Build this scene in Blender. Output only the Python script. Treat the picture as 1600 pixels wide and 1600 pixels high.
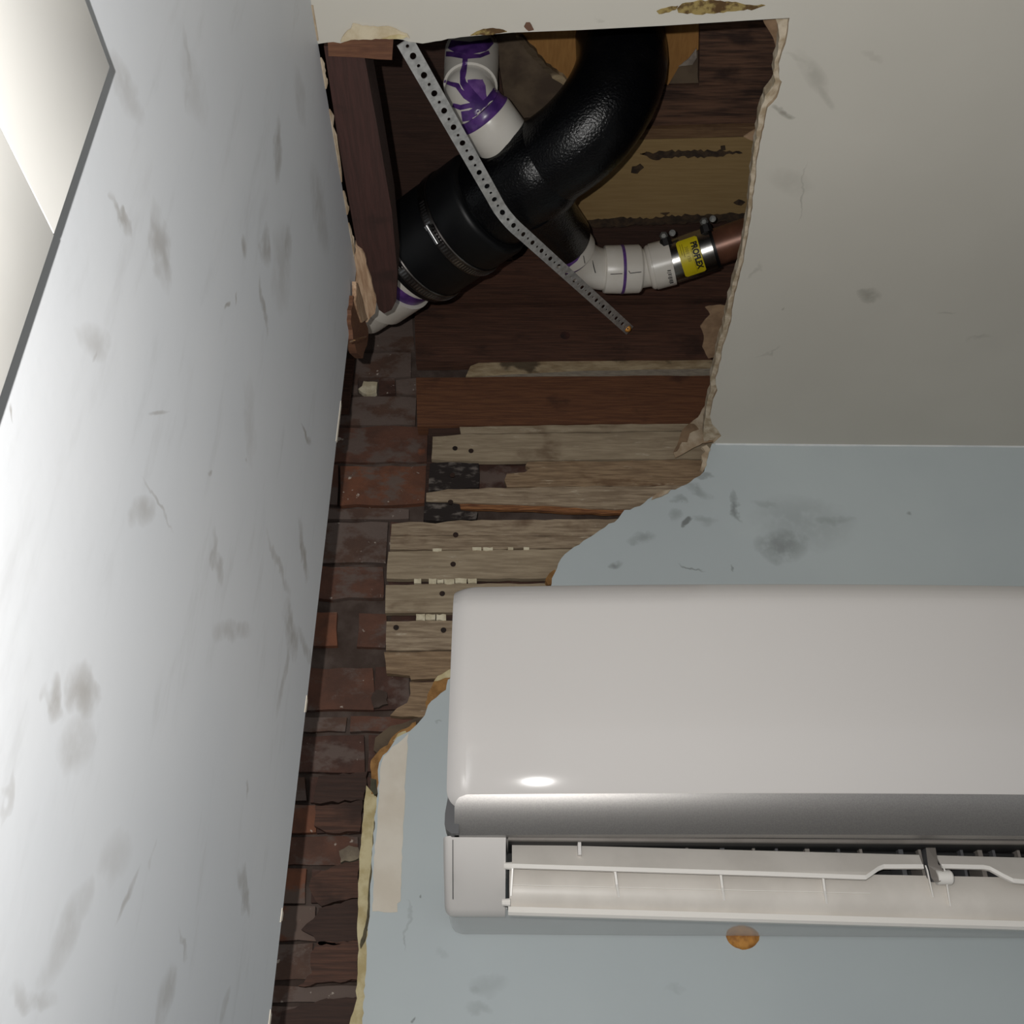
import bpy, bmesh, math, random
from mathutils import Vector, Matrix
from mathutils.geometry import tessellate_polygon

for o in list(bpy.data.objects):
    bpy.data.objects.remove(o, do_unlink=True)
scene = bpy.context.scene
COL = scene.collection

# ------------------------------------------------------------------ camera, world, light, exposure
CZ = 1.70                       # camera height above the floor
F = 1600.0                      # focal length in pixels of the 1600 px frame
PITCH, YAW, ROLL = math.radians(31.374), math.radians(0.2616), math.radians(0.3383)
CAM = Vector((0, 0, CZ))
_f = Vector((math.sin(YAW)*math.cos(PITCH), math.cos(YAW)*math.cos(PITCH), math.sin(PITCH)))
_r0 = Vector((math.cos(YAW), -math.sin(YAW), 0))
_u0 = _r0.cross(_f)
RT = _r0*math.cos(ROLL) + _u0*math.sin(ROLL)
UP = _u0*math.cos(ROLL) - _r0*math.sin(ROLL)
FW = _f
cd = bpy.data.cameras.new('camera'); cam = bpy.data.objects.new('camera', cd); COL.objects.link(cam)
cd.sensor_width = 36; cd.sensor_fit = 'HORIZONTAL'; cd.lens = 36*F/1600; cd.clip_start = 0.01
m = Matrix((RT, UP, -FW)).transposed().to_4x4(); m.translation = CAM
cam.matrix_world = m
scene.camera = cam

w = bpy.data.worlds.new('room_ambient'); scene.world = w; w.use_nodes = True
bg = w.node_tree.nodes['Background']; bg.inputs[0].default_value = (0.95, 0.98, 1.0, 1); bg.inputs[1].default_value = 0.33

ld = bpy.data.lights.new('phone_flash', 'SPOT'); ld.energy = 19; ld.shadow_soft_size = 0.003
ld.spot_size = math.radians(160); ld.spot_blend = 1.0; ld.color = (1.0, 0.98, 0.95)
lo = bpy.data.objects.new('phone_flash', ld); COL.objects.link(lo)
ml = m.copy(); ml.translation = CAM + RT*-0.032 + UP*0.024
lo.matrix_world = ml @ Matrix.Rotation(math.radians(0), 4, 'Y') @ Matrix.Rotation(math.radians(2), 4, 'X')

vs = scene.view_settings
vs.view_transform = 'Standard'; vs.look = 'None'; vs.gamma = 1; vs.exposure = 0.0; vs.use_curve_mapping = False

# ------------------------------------------------------------------ geometry of the place
D = 1.08                        # back wall surface
def ray(x, y): return FW*F + RT*(x-800) - UP*(y-800)
def aY(x, y, Y): d = ray(x, y); return CAM + d*(Y/d.y)
def aX(x, y, X): d = ray(x, y); return CAM + d*(X/d.x)
def aZ(x, y, Z): d = ray(x, y); return CAM + d*((Z-CZ)/d.z)
H = aY(1110, 693, D).z          # ceiling surface
XL = aZ(520, 205, H).x          # left wall surface
YE = aX(490, 1000, XL).y        # free edge of the left wall
def depth(p): return (p-CAM).dot(FW)
def rpx(p, half): return half*depth(p)/F

random.seed(4)
# ------------------------------------------------------------------ helpers: meshes
def tag(o, label=None, cat=None, group=None, kind=None):
    if label: o['label'] = label
    if cat: o['category'] = cat
    if group: o['group'] = group
    if kind: o['kind'] = kind
    return o
def empty(name, loc):
    o = bpy.data.objects.new(name, None); COL.objects.link(o); o.location = loc; o.empty_display_size = .02
    return o
def wloc(o):
    v = Vector(o.location)
    while o.parent: o = o.parent; v += Vector(o.location)
    return v
def mk(name, verts, faces, mats, parent=None, mi=None, smooth=None, origin=None):
    """one mesh object from world coordinates"""
    verts = [Vector(v) for v in verts]
    if parent is not None: off = wloc(parent)
    elif origin is not None: off = Vector(origin)
    else:
        off = Vector((sum(v.x for v in verts)/len(verts), sum(v.y for v in verts)/len(verts), min(v.z for v in verts)))
    me = bpy.data.meshes.new(name)
    me.from_pydata([v-off for v in verts], [], faces)
    if not isinstance(mats, (list, tuple)): mats = [mats]
    for mt in mats: me.materials.append(mt)
    if mi: me.polygons.foreach_set('material_index', mi)
    bm = bmesh.new(); bm.from_mesh(me)
    bmesh.ops.recalc_face_normals(bm, faces=bm.faces[:]); bm.to_mesh(me); bm.free()
    if smooth is not None:
        me.polygons.foreach_set('use_smooth', [True]*len(me.polygons))
        me.set_sharp_from_angle(angle=math.radians(smooth))
    me.update()
    o = bpy.data.objects.new(name, me); COL.objects.link(o)
    if parent is not None: o.parent = parent
    else: o.location = off
    return o
def slab(name, pts, ext, mats, parent=None, edge=1, origin=None, smooth=None):
    """outline of 3D points (roughly planar) thickened along ext; sides take material index `edge`"""
    pts = [Vector(p) for p in pts]; n = len(pts); e = Vector(ext)
    tri = tessellate_polygon([pts])
    fs, mi = [], []
    nm = 1 if not isinstance(mats, (list, tuple)) else len(mats)
    ed = edge if edge < nm else 0
    for t in tri: fs.append(tuple(t)); mi.append(0)
    for t in tri: fs.append(tuple(i+n for i in reversed(t))); mi.append(ed)
    for i in range(n):
        j = (i+1) % n; fs.append((i, j, j+n, i+n)); mi.append(ed)
    return mk(name, pts+[p+e for p in pts], fs, mats, parent, mi, smooth, origin)
def rough(pts, step, amp, seed=0, closed=False):
    """pixel polyline resampled with ragged jitter"""
    rnd = random.Random(seed); out = []
    seq = list(pts)+([pts[0]] if closed else [])
    for a, b in zip(seq[:-1], seq[1:]):
        L = math.hypot(b[0]-a[0], b[1]-a[1]); k = max(1, int(L/step))
        nx, ny = -(b[1]-a[1])/max(L, 1e-6), (b[0]-a[0])/max(L, 1e-6)
        for i in range(k):
            t = i/k; j = rnd.uniform(-amp, amp) if i else rnd.uniform(-amp, amp)*.4
            out.append((a[0]+(b[0]-a[0])*t+nx*j, a[1]+(b[1]-a[1])*t+ny*j))
    if not closed: out.append(pts[-1])
    return out
def box(name, lo, hi, mat, parent=None, bev=0.0, smooth=None):
    bm = bmesh.new(); bmesh.ops.create_cube(bm, size=1)
    lo, hi = Vector(lo), Vector(hi)
    for v in bm.verts: v.co = Vector(((v.co.x+.5)*(hi.x-lo.x)+lo.x, (v.co.y+.5)*(hi.y-lo.y)+lo.y, (v.co.z+.5)*(hi.z-lo.z)+lo.z))
    if bev: bmesh.ops.bevel(bm, geom=bm.edges[:], offset=bev, segments=3, affect='EDGES', profile=.5)
    vs_ = [v.co.copy() for v in bm.verts]; bm.verts.index_update()
    fs = [tuple(v.index for v in f.verts) for f in bm.faces]; bm.free()
    return mk(name, vs_, fs, mat, parent, smooth=smooth if smooth else (40 if bev else None))
def catmull(P, n=8):
    P = [Vector(p) for p in P]; out = []
    for i in range(len(P)-1):
        a = P[i-1] if i else P[0]*2-P[1]; b, c = P[i], P[i+1]; d = P[i+2] if i+2 < len(P) else P[-1]*2-P[-2]
        for k in range(n):
            t = k/n
            out.append(.5*((2*b)+(c-a)*t+(2*a-5*b+4*c-d)*t*t+(3*b-a-3*c+d)*t**3))
    out.append(P[-1]); return out
def tube(name, path, rad, mat, parent=None, seg=40, caps=True, smooth=35):
    """rad: number or list, one per path point"""
    path = [Vector(p) for p in path]; n = len(path)
    if not isinstance(rad, (list, tuple)): rad = [rad]*n
    vs_, fs = [], []; prev = None
    for i in range(n):
        a = i; b = i
        while a > 0 and (path[a-1]-path[i]).length < 1e-7: a -= 1
        while b < n-1 and (path[b+1]-path[i]).length < 1e-7: b += 1
        t = (path[min(b+1, n-1)]-path[max(a-1, 0)]).normalized()
        if prev is None:
            prev = t.orthogonal().normalized()
        u = (prev - t*prev.dot(t)).normalized(); prev = u; v = t.cross(u)
        for k in range(seg):
            an = 2*math.pi*k/seg
            vs_.append(path[i]+(u*math.cos(an)+v*math.sin(an))*rad[i])
    for i in range(n-1):
        for k in range(seg):
            fs.append((i*seg+k, i*seg+(k+1) % seg, (i+1)*seg+(k+1) % seg, (i+1)*seg+k))
    if caps: fs.append(tuple(range(seg))); fs.append(tuple(range((n-1)*seg, n*seg)))
    return mk(name, vs_, fs, mat, parent, smooth=smooth)
def lathe(name, p0, p1, prof, mat, parent=None, seg=40, smooth=35):
    """prof: (fraction along p0..p1, radius)"""
    p0, p1 = Vector(p0), Vector(p1)
    return tube(name, [p0.lerp(p1, a) for a, r in prof], [r for a, r in prof], mat, parent, seg, True, smooth)

# ------------------------------------------------------------------ helpers: materials
def S(r, g, b, gain=1.0):
    f = lambda c: ((c/255+.055)/1.055)**2.4 if c > 10 else c/255/12.92
    return tuple(min(.95, f(c)*gain) for c in (r, g, b))+(1,)
class NT:
    def __init__(s, name):
        s.m = bpy.data.materials.new(name); s.m.use_nodes = True; s.t = s.m.node_tree; s.n = s.t.nodes
        s.b = s.n['Principled BSDF']
        g = s.n.new('ShaderNodeNewGeometry'); s.pos = g.outputs['Position']
    def node(s, typ, **kw):
        x = s.n.new(typ)
        for k, v in kw.items(): setattr(x, k, v)
        return x
    def set(s, sock, v):
        if isinstance(v, bpy.types.NodeSocket): s.t.links.new(v, sock)
        else: sock.default_value = v
    def math(s, op, a, b=0.0, c=0.0, clamp=False):
        x = s.node('ShaderNodeMath', operation=op, use_clamp=clamp)
        s.set(x.inputs[0], a); s.set(x.inputs[1], b); s.set(x.inputs[2], c); return x.outputs[0]
    def vm(s, op, a, b, out=0):
        x = s.node('ShaderNodeVectorMath', operation=op); s.set(x.inputs[0], a); s.set(x.inputs[1], b); return x.outputs[out]
    def noise(s, scale, stretch=(1, 1, 1), detail=4, rough=.55, off=(0, 0, 0)):
        mp = s.node('ShaderNodeMapping'); s.set(mp.inputs[0], s.pos); mp.inputs[1].default_value = off; mp.inputs[3].default_value = stretch
        x = s.node('ShaderNodeTexNoise'); s.set(x.inputs['Vector'], mp.outputs[0])
        x.inputs['Scale'].default_value = scale; x.inputs['Detail'].default_value = detail; x.inputs['Roughness'].default_value = rough
        return x.outputs[0]
    def ramp(s, f, lo, hi):
        x = s.node('ShaderNodeMapRange', interpolation_type='SMOOTHSTEP'); s.set(x.inputs[0], f)
        x.inputs[1].default_value = lo; x.inputs[2].default_value = hi; return x.outputs[0]
    def mix(s, f, a, b):
        x = s.node('ShaderNodeMix', data_type='RGBA'); s.set(x.inputs[0], f); s.set(x.inputs[6], a); s.set(x.inputs[7], b); return x.outputs[2]
    def color(s, c): s.set(s.b.inputs['Base Color'], c)
    def bump(s, h, strength=.3, dist=.002):
        x = s.node('ShaderNodeBump'); x.inputs['Strength'].default_value = strength; x.inputs['Distance'].default_value = dist
        s.set(x.inputs['Height'], h); s.set(s.b.inputs['Normal'], x.outputs[0])
    def props(s, rough=.6, metal=0.0, spec=.5):
        s.set(s.b.inputs['Roughness'], rough); s.set(s.b.inputs['Metallic'], metal); s.b.inputs['Specular IOR Level'].default_value = spec
    def smudges(s, spots, place):
        """dirt marks at given spots of a flat surface; place(x, y) maps a photograph pixel to that surface"""
        warp = s.noise(38, detail=3); grain = s.noise(70, detail=5)
        wv = s.vm('SCALE', s.node('ShaderNodeCombineXYZ').outputs[0], (0, 0, 0))
        cx = s.node('ShaderNodeCombineXYZ'); d = s.math('MULTIPLY', s.math('SUBTRACT', warp, .5), .03)
        for i in range(3): s.set(cx.inputs[i], d)
        P = s.vm('ADD', s.pos, cx.outputs[0])
        tot = None
        for (x, y, a, b, ang, st) in spots:
            c = place(x, y); an = math.radians(ang)
            U = place(x+a*math.cos(an), y+a*math.sin(an))-c; V = place(x-b*math.sin(an), y+b*math.cos(an))-c
            n = U.cross(V)
            ui = V.cross(n)/U.dot(V.cross(n)); vi = U.cross(n)/V.dot(U.cross(n))
            q = s.vm('SUBTRACT', P, tuple(c))
            u = s.vm('DOT_PRODUCT', q, tuple(ui), 1); v = s.vm('DOT_PRODUCT', q, tuple(vi), 1)
            r2 = s.math('ADD', s.math('MULTIPLY', u, u), s.math('MULTIPLY', v, v))
            f = s.math('MULTIPLY', s.math('SUBTRACT', 1.0, s.math('MULTIPLY', r2, .6), clamp=True), st)
            tot = f if tot is None else s.math('MAXIMUM', tot, f)
        return s.math('MULTIPLY', tot, s.ramp(grain, .12, .6), clamp=True)
def plain(name, c1, c2=None, scale=30, stretch=(1, 1, 1), rough=.6, metal=0.0, spec=.5, bump=0.0, lo=.35, hi=.65, detail=5, bd=.002):
    k = NT(name); c2 = c2 or c1
    n = k.noise(scale, stretch, detail)
    k.color(k.mix(k.ramp(n, lo, hi), c1, c2)); k.props(rough, metal, spec)
    if bump: k.bump(n, bump, bd)
    return k.m
def wood(name, c1, c2, dark, grain=(6, 60, 60), rough=.7, spec=.3, bump=.35, speck=None, off=(0, 0, 0), dk=(.56, .72)):
    k = NT(name)
    g = k.noise(9, grain, 6, .6, off); b = k.noise(14, (1, 1.5, 1.5), 4, .55, off); f = k.noise(60, (grain[0]/6, grain[1]/12, grain[2]/12), 5, .7, off)
    c = k.mix(k.ramp(g, .3, .68), c1, c2); c = k.mix(k.math('MULTIPLY', k.ramp(b, *dk), .85), c, dark)
    if speck: c = k.mix(k.math('MULTIPLY', k.ramp(f, .6, .74), .6), c, speck)
    k.color(c); k.props(rough, 0, spec); k.bump(k.math('ADD', g, f), bump, .0015)
    return k.m

# painted plaster, back wall
placeY = lambda x, y: aY(x, y, D)
placeX = lambda x, y: aX(x, y, XL)
placeZ = lambda x, y: aZ(x, y, H)
k = NT('blue_wall_paint')
n = k.noise(5, detail=4); n2 = k.noise(160, detail=3)
c = k.mix(k.ramp(n, .3, .7), S(188, 196, 197), S(183, 191, 193))
bs = [(1220, 852, 36, 24, 0, .75), (1255, 815, 70, 34, 10, .32), (1150, 792, 22, 5, 68, .8), (1298, 812, 32, 9, 0, .5), (1090, 766, 26, 9, 25, .5),
      (1071, 816, 6, 4, -30, 1.6), (1078, 889, 20, 2, 14, .8), (1098, 745, 16, 3, 0, .6), (1003, 842, 16, 8, 0, .55), (962, 883, 11, 4, -15, .8), (1053, 805, 9, 9, 0, .45),
      (1100, 812, 20, 6, 0, .4), (1144, 888, 5, 2, 60, .7), (1200, 790, 26, 6, 10, .35), (1062, 782, 10, 4, 30, .5), (1088, 762, 10, 3, 10, .6), (1420, 803, 4, 3, 0, .7),
      (1148, 700, 20, 2, 12, .0), (638, 1440, 30, 3, 85, .35), (745, 1545, 12, 6, 0, .35), (640, 1462, 14, 2, 90, .5), (690, 1490, 12, 8, 0, .25), (760, 1540, 25, 14, 0, .25),
      (750, 1575, 22, 8, 0, .3), (1060, 1540, 16, 5, 0, .2), (650, 1590, 2, 2, 0, 1.0), (694, 1432, 2, 2, 0, .9), (664, 1394, 2, 2, 0, .9), (686, 1126, 4, 2, 20, .5)]
sm = k.smudges(bs, placeY)
k.color(k.mix(k.math('MULTIPLY', sm, .62, clamp=True), c, S(66, 64, 58))); k.props(.52, 0, .3); k.bump(n2, .08, .001)
M_BLUE = k.m
# painted left wall
k = NT('pale_blue_left_wall_paint')
n = k.noise(4, detail=4); st = k.noise(16, (1, 3.2, .8), 5, .6); n2 = k.noise(150, detail=3)
c = k.mix(k.ramp(n, .3, .7), S(210, 212, 215), S(204, 207, 211))
c = k.mix(k.math('MULTIPLY', k.ramp(st, .54, .82), .15), c, S(120, 116, 108))
ls = [(190, 130, 46, 14, 70, .4), (205, 165, 30, 12, 60, .3), (252, 385, 62, 12, 83, .62), (188, 335, 30, 4, 74, .75), (292, 110, 60, 5, 84, .4), (300, 130, 60, 14, 75, .25), (434, 235, 46, 6, 88, .7), (415, 382, 30, 6, 90, .7), (380, 385, 17, 5, 78, .7),
      (448, 385, 30, 6, 90, .5), (412, 478, 40, 3, 83, .75), (440, 420, 60, 14, 90, .35), (150, 535, 28, 20, 60, .42), (148, 555, 12, 3, 120, .5), (248, 645, 16, 3, 172, .6), (355, 477, 6, 2, 120, .9), (369, 467, 10, 1.5, 95, .7), (220, 800, 22, 18, 100, .5),
      (247, 790, 40, 3, 62, .5), (340, 872, 40, 6, 84, .55), (474, 860, 40, 4, 82, .85), (435, 885, 45, 4, 70, .5), (455, 985, 42, 8, 84, .7), (478, 1015, 30, 5, 68, .5),
      (85, 1092, 32, 14, 92, .72), (132, 1080, 46, 20, 92, .72), (118, 1165, 46, 26, 110, .4), (365, 985, 26, 14, 0, .45), (445, 1050, 60, 3, 100, .55), (204, 1392, 40, 3, 112, .6), (242, 1330, 22, 2, 103, .5),
      (382, 1395, 38, 6, 84, .75), (105, 1455, 80, 18, 112, .42), (55, 1555, 34, 20, 0, .42), (258, 1560, 52, 11, 104, .5), (288, 1470, 22, 4, 78, .6), (352, 1570, 22, 4, 102, .5), (8, 1250, 28, 5, 85, .4),
      (20, 645, 14, 3, 50, .9), (479, 678, 16, 2, 68, .9), (390, 660, 60, 8, 88, .25), (180, 1340, 40, 22, 110, .25), (385, 1235, 16, 2, 96, .6), (500, 330, 60, 10, 82, .4), (468, 150, 40, 8, 82, .3), (328, 740, 4, 2, 90, .6), (384, 720, 4, 2, 90, .6)]
sm = k.smudges(ls, placeX)
k.color(k.mix(k.math('MULTIPLY', sm, .66, clamp=True), c, S(112, 100, 82))); k.props(.5, 0, .3); k.bump(n2, .06, .001)
M_LEFT = k.m
# ceiling paint
k = NT('off_white_ceiling_paint')
n = k.noise(4, detail=3); n2 = k.noise(190, detail=3)
c = k.mix(k.ramp(n, .3, .7), S(196, 192, 182), S(190, 186, 176))
cs = [(1272, 118, 36, 14, 55, .4), (1225, 176, 12, 4, 15, .9), (1256, 305, 40, 2, 100, .45), (1360, 463, 15, 10, 0, .6), (1235, 285, 34, 16, 20, .22), (1480, 490, 14, 2, 0, .3), (1220, 480, 3, 3, 0, .6), (1200, 550, 20, 2, 165, .35),
      (1530, 530, 18, 3, 170, .3), (1250, 90, 20, 4, 10, .3), (1290, 150, 22, 6, 60, .35), (1180, 425, 14, 3, 130, .35), (1365, 90, 12, 4, 0, .2), (940, 35, 10, 3, 20, .3)]
sm = k.smudges(cs, placeZ)
k.color(k.mix(k.math('MULTIPLY', sm, .7, clamp=True), c, S(96, 90, 78))); k.props(.6, 0, .25); k.bump(n2, .06, .001)
M_CEIL = k.m
M_CORE = plain('broken_gypsum_core', S(200, 188, 168), S(160, 144, 120), 90, rough=.9, bump=.5, spec=.1)
M_PLAST = plain('cream_plaster_edge', S(206, 194, 156), S(180, 164, 122), 60, rough=.9, bump=.4, spec=.1)
M_BROWNC = plain('brown_coat_plaster', S(164, 124, 78), S(128, 94, 58), 70, rough=.95, bump=.6, spec=.1)
M_PAPER = plain('torn_wallboard_paper', S(190, 174, 152), S(158, 138, 114), 55, rough=.9, spec=.1)
M_PAPERD = plain('brown_backing_paper', S(140, 116, 92), S(118, 96, 76), 55, rough=.9, spec=.1)
M_BARE = plain('bare_cream_plaster', S(222, 214, 200), S(212, 202, 186), 20, rough=.7, spec=.2)
M_STAIN = plain('ochre_scar', S(150, 132, 84), S(86, 66, 44), 120, rough=.9, spec=.1, lo=.42, hi=.6, bump=.5)
M_MORTAR = plain('grey_mortar', S(96, 84, 78), S(74, 62, 56), 26, rough=.95, bump=.8, spec=.1, bd=.004)
M_DARK = plain('dark_cavity_wood', S(48, 36, 30), S(30, 22, 19), 20, rough=.9, spec=.1)
def brickmat(name, c1, c2, smear, off, lo=.5, hi=.62):
    k = NT(name)
    a = k.noise(30, (1, 1, 1), 5, .6, off); b = k.noise(17, (1, 1, 1.6), 5, .62, off); s_ = k.noise(85, detail=3, off=off); o_ = k.noise(24, (1, 1, 1), 3, .5, (off[0]+3, off[1]+1, off[2]))
    c = k.mix(k.ramp(a, .3, .7), c1, c2)
    c = k.mix(k.math('MULTIPLY', k.ramp(o_, .68, .78), .55), c, S(150, 86, 54))
    c = k.mix(k.math('MULTIPLY', k.ramp(b, lo, hi), .9), c, smear)
    c = k.mix(k.math('MULTIPLY', k.ramp(s_, .68, .74), .8), c, S(190, 178, 165))
    k.color(c); k.props(.8, 0, .35); k.bump(k.math('ADD', a, b), .6, .003); return k.m
MB = [brickmat('red_brown_brick', S(104, 70, 56), S(84, 59, 49), S(102, 88, 81), (0, 0, 0)),
      brickmat('dark_brown_brick', S(88, 60, 50), S(66, 47, 41), S(104, 89, 82), (2, 5, 1)),
      brickmat('orange_brick', S(126, 80, 58), S(98, 66, 52), S(104, 90, 82), (7, 2, 4)),
      brickmat('mortar_smeared_brick', S(96, 72, 60), S(84, 64, 55), S(108, 94, 87), (4, 9, 2), .4, .52)]
LATH = [wood('weathered_lath', S(168, 150, 126), S(128, 110, 90), S(104, 82, 64), (3, 30, 30), speck=S(206, 194, 174)),
        wood('dusty_lath', S(166, 150, 126), S(142, 126, 104), S(112, 92, 72), (2.5, 26, 26), speck=S(206, 194, 174), off=(3, 1, 2)),
        wood('stained_lath', S(156, 132, 104), S(120, 98, 76), S(98, 70, 48), (3, 34, 34), speck=S(196, 180, 156), off=(8, 3, 5))]
M_LATHB = plain('charred_lath', S(46, 40, 38), S(112, 104, 98), 55, (1, 2, 2), rough=.9, spec=.2, bump=.5, lo=.52, hi=.72)
M_SPLIT = wood('fresh_split_wood', S(156, 108, 68), S(98, 62, 42), S(70, 44, 32), (4, 60, 60))
M_KEY = plain('plaster_key', S(222, 212, 186), S(190, 178, 150), 80, rough=.9, bump=.5, spec=.1)
W_RED = wood('reddish_board', S(114, 76, 52), S(90, 58, 42), S(66, 44, 34), (2.5, 44, 44), off=(1, 2, 3), bump=.3)
W_DARK = wood('dark_brown_board', S(96, 66, 53), S(68, 48, 40), S(54, 39, 33), (2, 50, 50), off=(5, 2, 8), bump=.4)
W_STRIPE = wood('striped_brown_board', S(104, 76, 60), S(50, 37, 32), S(44, 32, 28), (1.6, 22, 22), off=(3, 2, 5), bump=.5)
W_DARK2 = wood('very_dark_board', S(70, 50, 42), S(56, 41, 35), S(46, 34, 30), (2, 40, 40), off=(9, 2, 8), bump=.3)
W_OLIVE = wood('tan_subfloor_board', S(150, 126, 86), S(140, 116, 78), S(118, 94, 64), (2, 26, 26), off=(2, 7, 1), bump=.15, dk=(.6, .9))
W_GRIM = wood('grimy_ledge_board', S(176, 158, 128), S(138, 118, 90), S(62, 50, 38), (4, 16, 16), off=(6, 1, 4), bump=.7, dk=(.5, .58))
W_NAIL = wood('maroon_nailer', S(74, 50, 46), S(62, 44, 40), S(54, 40, 36), (40, 2.5, 40), off=(2, 2, 2), bump=.2)
W_BLOCK = wood('brown_block', S(118, 82, 60), S(98, 66, 50), S(82, 54, 42), (4, 40, 40), off=(4, 4, 2), bump=.2)
W_TAN = wood('tan_plywood', S(156, 114, 64), S(142, 102, 56), S(116, 84, 48), (30, 4, 8), off=(4, 1, 6), bump=.15)
W_GREYB = plain('dusty_grey_board', S(104, 90, 74), S(78, 66, 56), 22, rough=.9, spec=.15, bump=.5)
W_SPLINT = wood('splintered_lath_end', S(206, 176, 146), S(160, 126, 98), S(110, 78, 58), (30, 3, 30), off=(1, 5, 5), bump=.7)

# ------------------------------------------------------------------ floor
tag(box('floor', (-2.2, -2.4, -.05), (2.4, 1.4, 0), plain('floor_tile', S(120, 112, 104), S(104, 98, 92), 6, rough=.5)), kind='structure')

# ------------------------------------------------------------------ back wall: painted plaster with the broken-out corner
edgeA = rough([(1112, 693), (1108, 705), (1104, 722), (1100, 736), (1085, 748), (1066, 760), (1055, 765), (1040, 768), (1020, 776), (1000, 791), (976, 797), (966, 810), (945, 824), (928, 836), (905, 851), (890, 860), (872, 880), (866, 896), (862, 912)], 7, 1.8, 3)
hidden = [(850, 950), (780, 1010), (712, 1056)]
edgeB = rough([(700, 1062), (697, 1078), (682, 1090), (668, 1102), (664, 1118), (652, 1132), (640, 1142), (620, 1152), (610, 1168), (598, 1180), (592, 1192), (591, 1215), (590, 1240), (586, 1270), (584, 1310), (580, 1350), (582, 1362), (578, 1400), (576, 1440), (572, 1470), (573, 1500), (570, 1540), (566, 1600), (562, 1650)], 8, 1.4, 5)
outl = [aY(x, y, D) for x, y in edgeA+hidden+edgeB]
bot = aY(562, 1650, D)
outl += [Vector((bot.x-.01, D, 0)), Vector((2.3, D, 0)), Vector((2.3, D, H))]
wall_back = tag(slab('wall_back', outl, (0, .02, 0), [M_BLUE, M_CORE], origin=(0, 0, 0)), kind='structure')

def px_poly(name, pts, Y, thick, mat, parent, ragged=None, seed=1):
    if ragged: pts = rough(pts, ragged[0], ragged[1], seed, True)
    return slab(name, [aY(x, y, Y) for x, y in pts], (0, thick, 0), mat, parent)
def px_polyZ(name, pts, z, thick, mat, parent, ragged=None, seed=1):
    if ragged: pts = rough(pts, ragged[0], ragged[1], seed, True)
    return slab(name, [aZ(x, y, z) for x, y in pts], (0, 0, thick), mat, parent)

ca, cb_ = aY(1118, 695, D), Vector((2.3, D, H))
slab('caulk_bead', [Vector((ca.x, D-.0008, H-.0022)), Vector((ca.x+.12, D-.0008, H-.0030)), Vector((.5, D-.0008, H-.0022)), Vector((2.3, D-.0008, H-.0026)), Vector((2.3, D-.0008, H)), Vector((ca.x, D-.0008, H))], (0, .001, 0), plain('white_caulk', S(224, 226, 226), S(210, 214, 216), 40, rough=.5), wall_back)
# brown coat and cream undercoat showing past the paint along the broken edge
px_poly('brown_coat', [(706, 1048), (690, 1056), (680, 1060), (674, 1074), (668, 1086), (664, 1098), (666, 1108), (684, 1092), (700, 1080), (708, 1064)], D+.004, .012, M_BROWNC, wall_back, (6, 1.6))
px_poly('cream_coat', [(708, 1044), (696, 1050), (684, 1056), (678, 1064), (690, 1062), (708, 1056)], D+.003, .004, M_PLAST, wall_back, (5, 1.2))
px_poly('brown_coat', [(650, 1128), (628, 1140), (612, 1152), (606, 1164), (594, 1170), (586, 1180), (580, 1188), (580, 1212), (580, 1240), (596, 1240), (600, 1186), (622, 1160), (648, 1140)], D+.004, .012, M_BROWNC, wall_back, (6, 1.6), 2)
px_poly('cream_coat', [(634, 1142), (622, 1146), (614, 1158), (622, 1158), (636, 1148)], D+.002, .004, M_PLAST, wall_back, (5, 1.0), 6)
px_poly('brown_coat', [(866, 890), (858, 896), (852, 906), (856, 914), (868, 914), (872, 892)], D+.004, .01, M_BROWNC, wall_back, (5, 1), 3)
px_poly('plaster_edge', [(572, 1227), (568, 1260), (566, 1300), (561, 1340), (560, 1400), (558, 1450), (560, 1475), (558, 1530), (556, 1548), (558, 1560), (546, 1600), (540, 1650), (570, 1650), (572, 1600), (578, 1500), (578, 1420), (586, 1330), (592, 1250), (584, 1240)], D+.006, .014, M_PLAST, wall_back, (9, 1.0), 4)
px_poly('dark_crack', [(579, 1216), (588, 1218), (590, 1240), (585, 1242), (578, 1232)], D+.0015, .004, plain('green_grime', S(58, 58, 44), S(78, 74, 56), 60, rough=.9), wall_back, (5, .8), 5)
px_poly('dark_crack', [(589, 1245), (592, 1260), (586, 1300), (583, 1360), (579, 1400), (577, 1440), (570, 1470), (563, 1482), (562, 1476), (572, 1440), (576, 1390), (580, 1350), (583, 1300), (588, 1262)], D+.0035, .003, plain('grey_grime', S(96, 88, 66), S(70, 64, 50), 60, rough=.9), wall_back, (7, .9), 5)
# bare strip of unpainted plaster beside the unit
px_poly('bare_patch', [(600, 1182), (612, 1168), (630, 1155), (638, 1146), (636, 1180), (633, 1220), (632, 1260), (630, 1290), (628, 1330), (627, 1370), (626, 1408), (621, 1412), (621, 1425), (600, 1425), (582, 1424), (584, 1350), (592, 1250), (594, 1200)], D-.0005, .0007, M_BARE, wall_back, (9, 1.1), 8)
# splashes of old paint on the splintered rim near the ceiling
px_poly('torn_paper', [(1104, 695), (1110, 702), (1106, 712), (1104, 726), (1098, 738), (1094, 734), (1098, 720), (1096, 712), (1102, 706), (1096, 698)], D-.002, .004, M_PAPER, wall_back, (4, 1.0), 9)
px_poly('torn_paper', [(1020, 776), (1032, 768), (1048, 764), (1044, 770), (1030, 776), (1018, 780)], D-.003, .002, M_PAPER, wall_back, (4, .6), 9)

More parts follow.
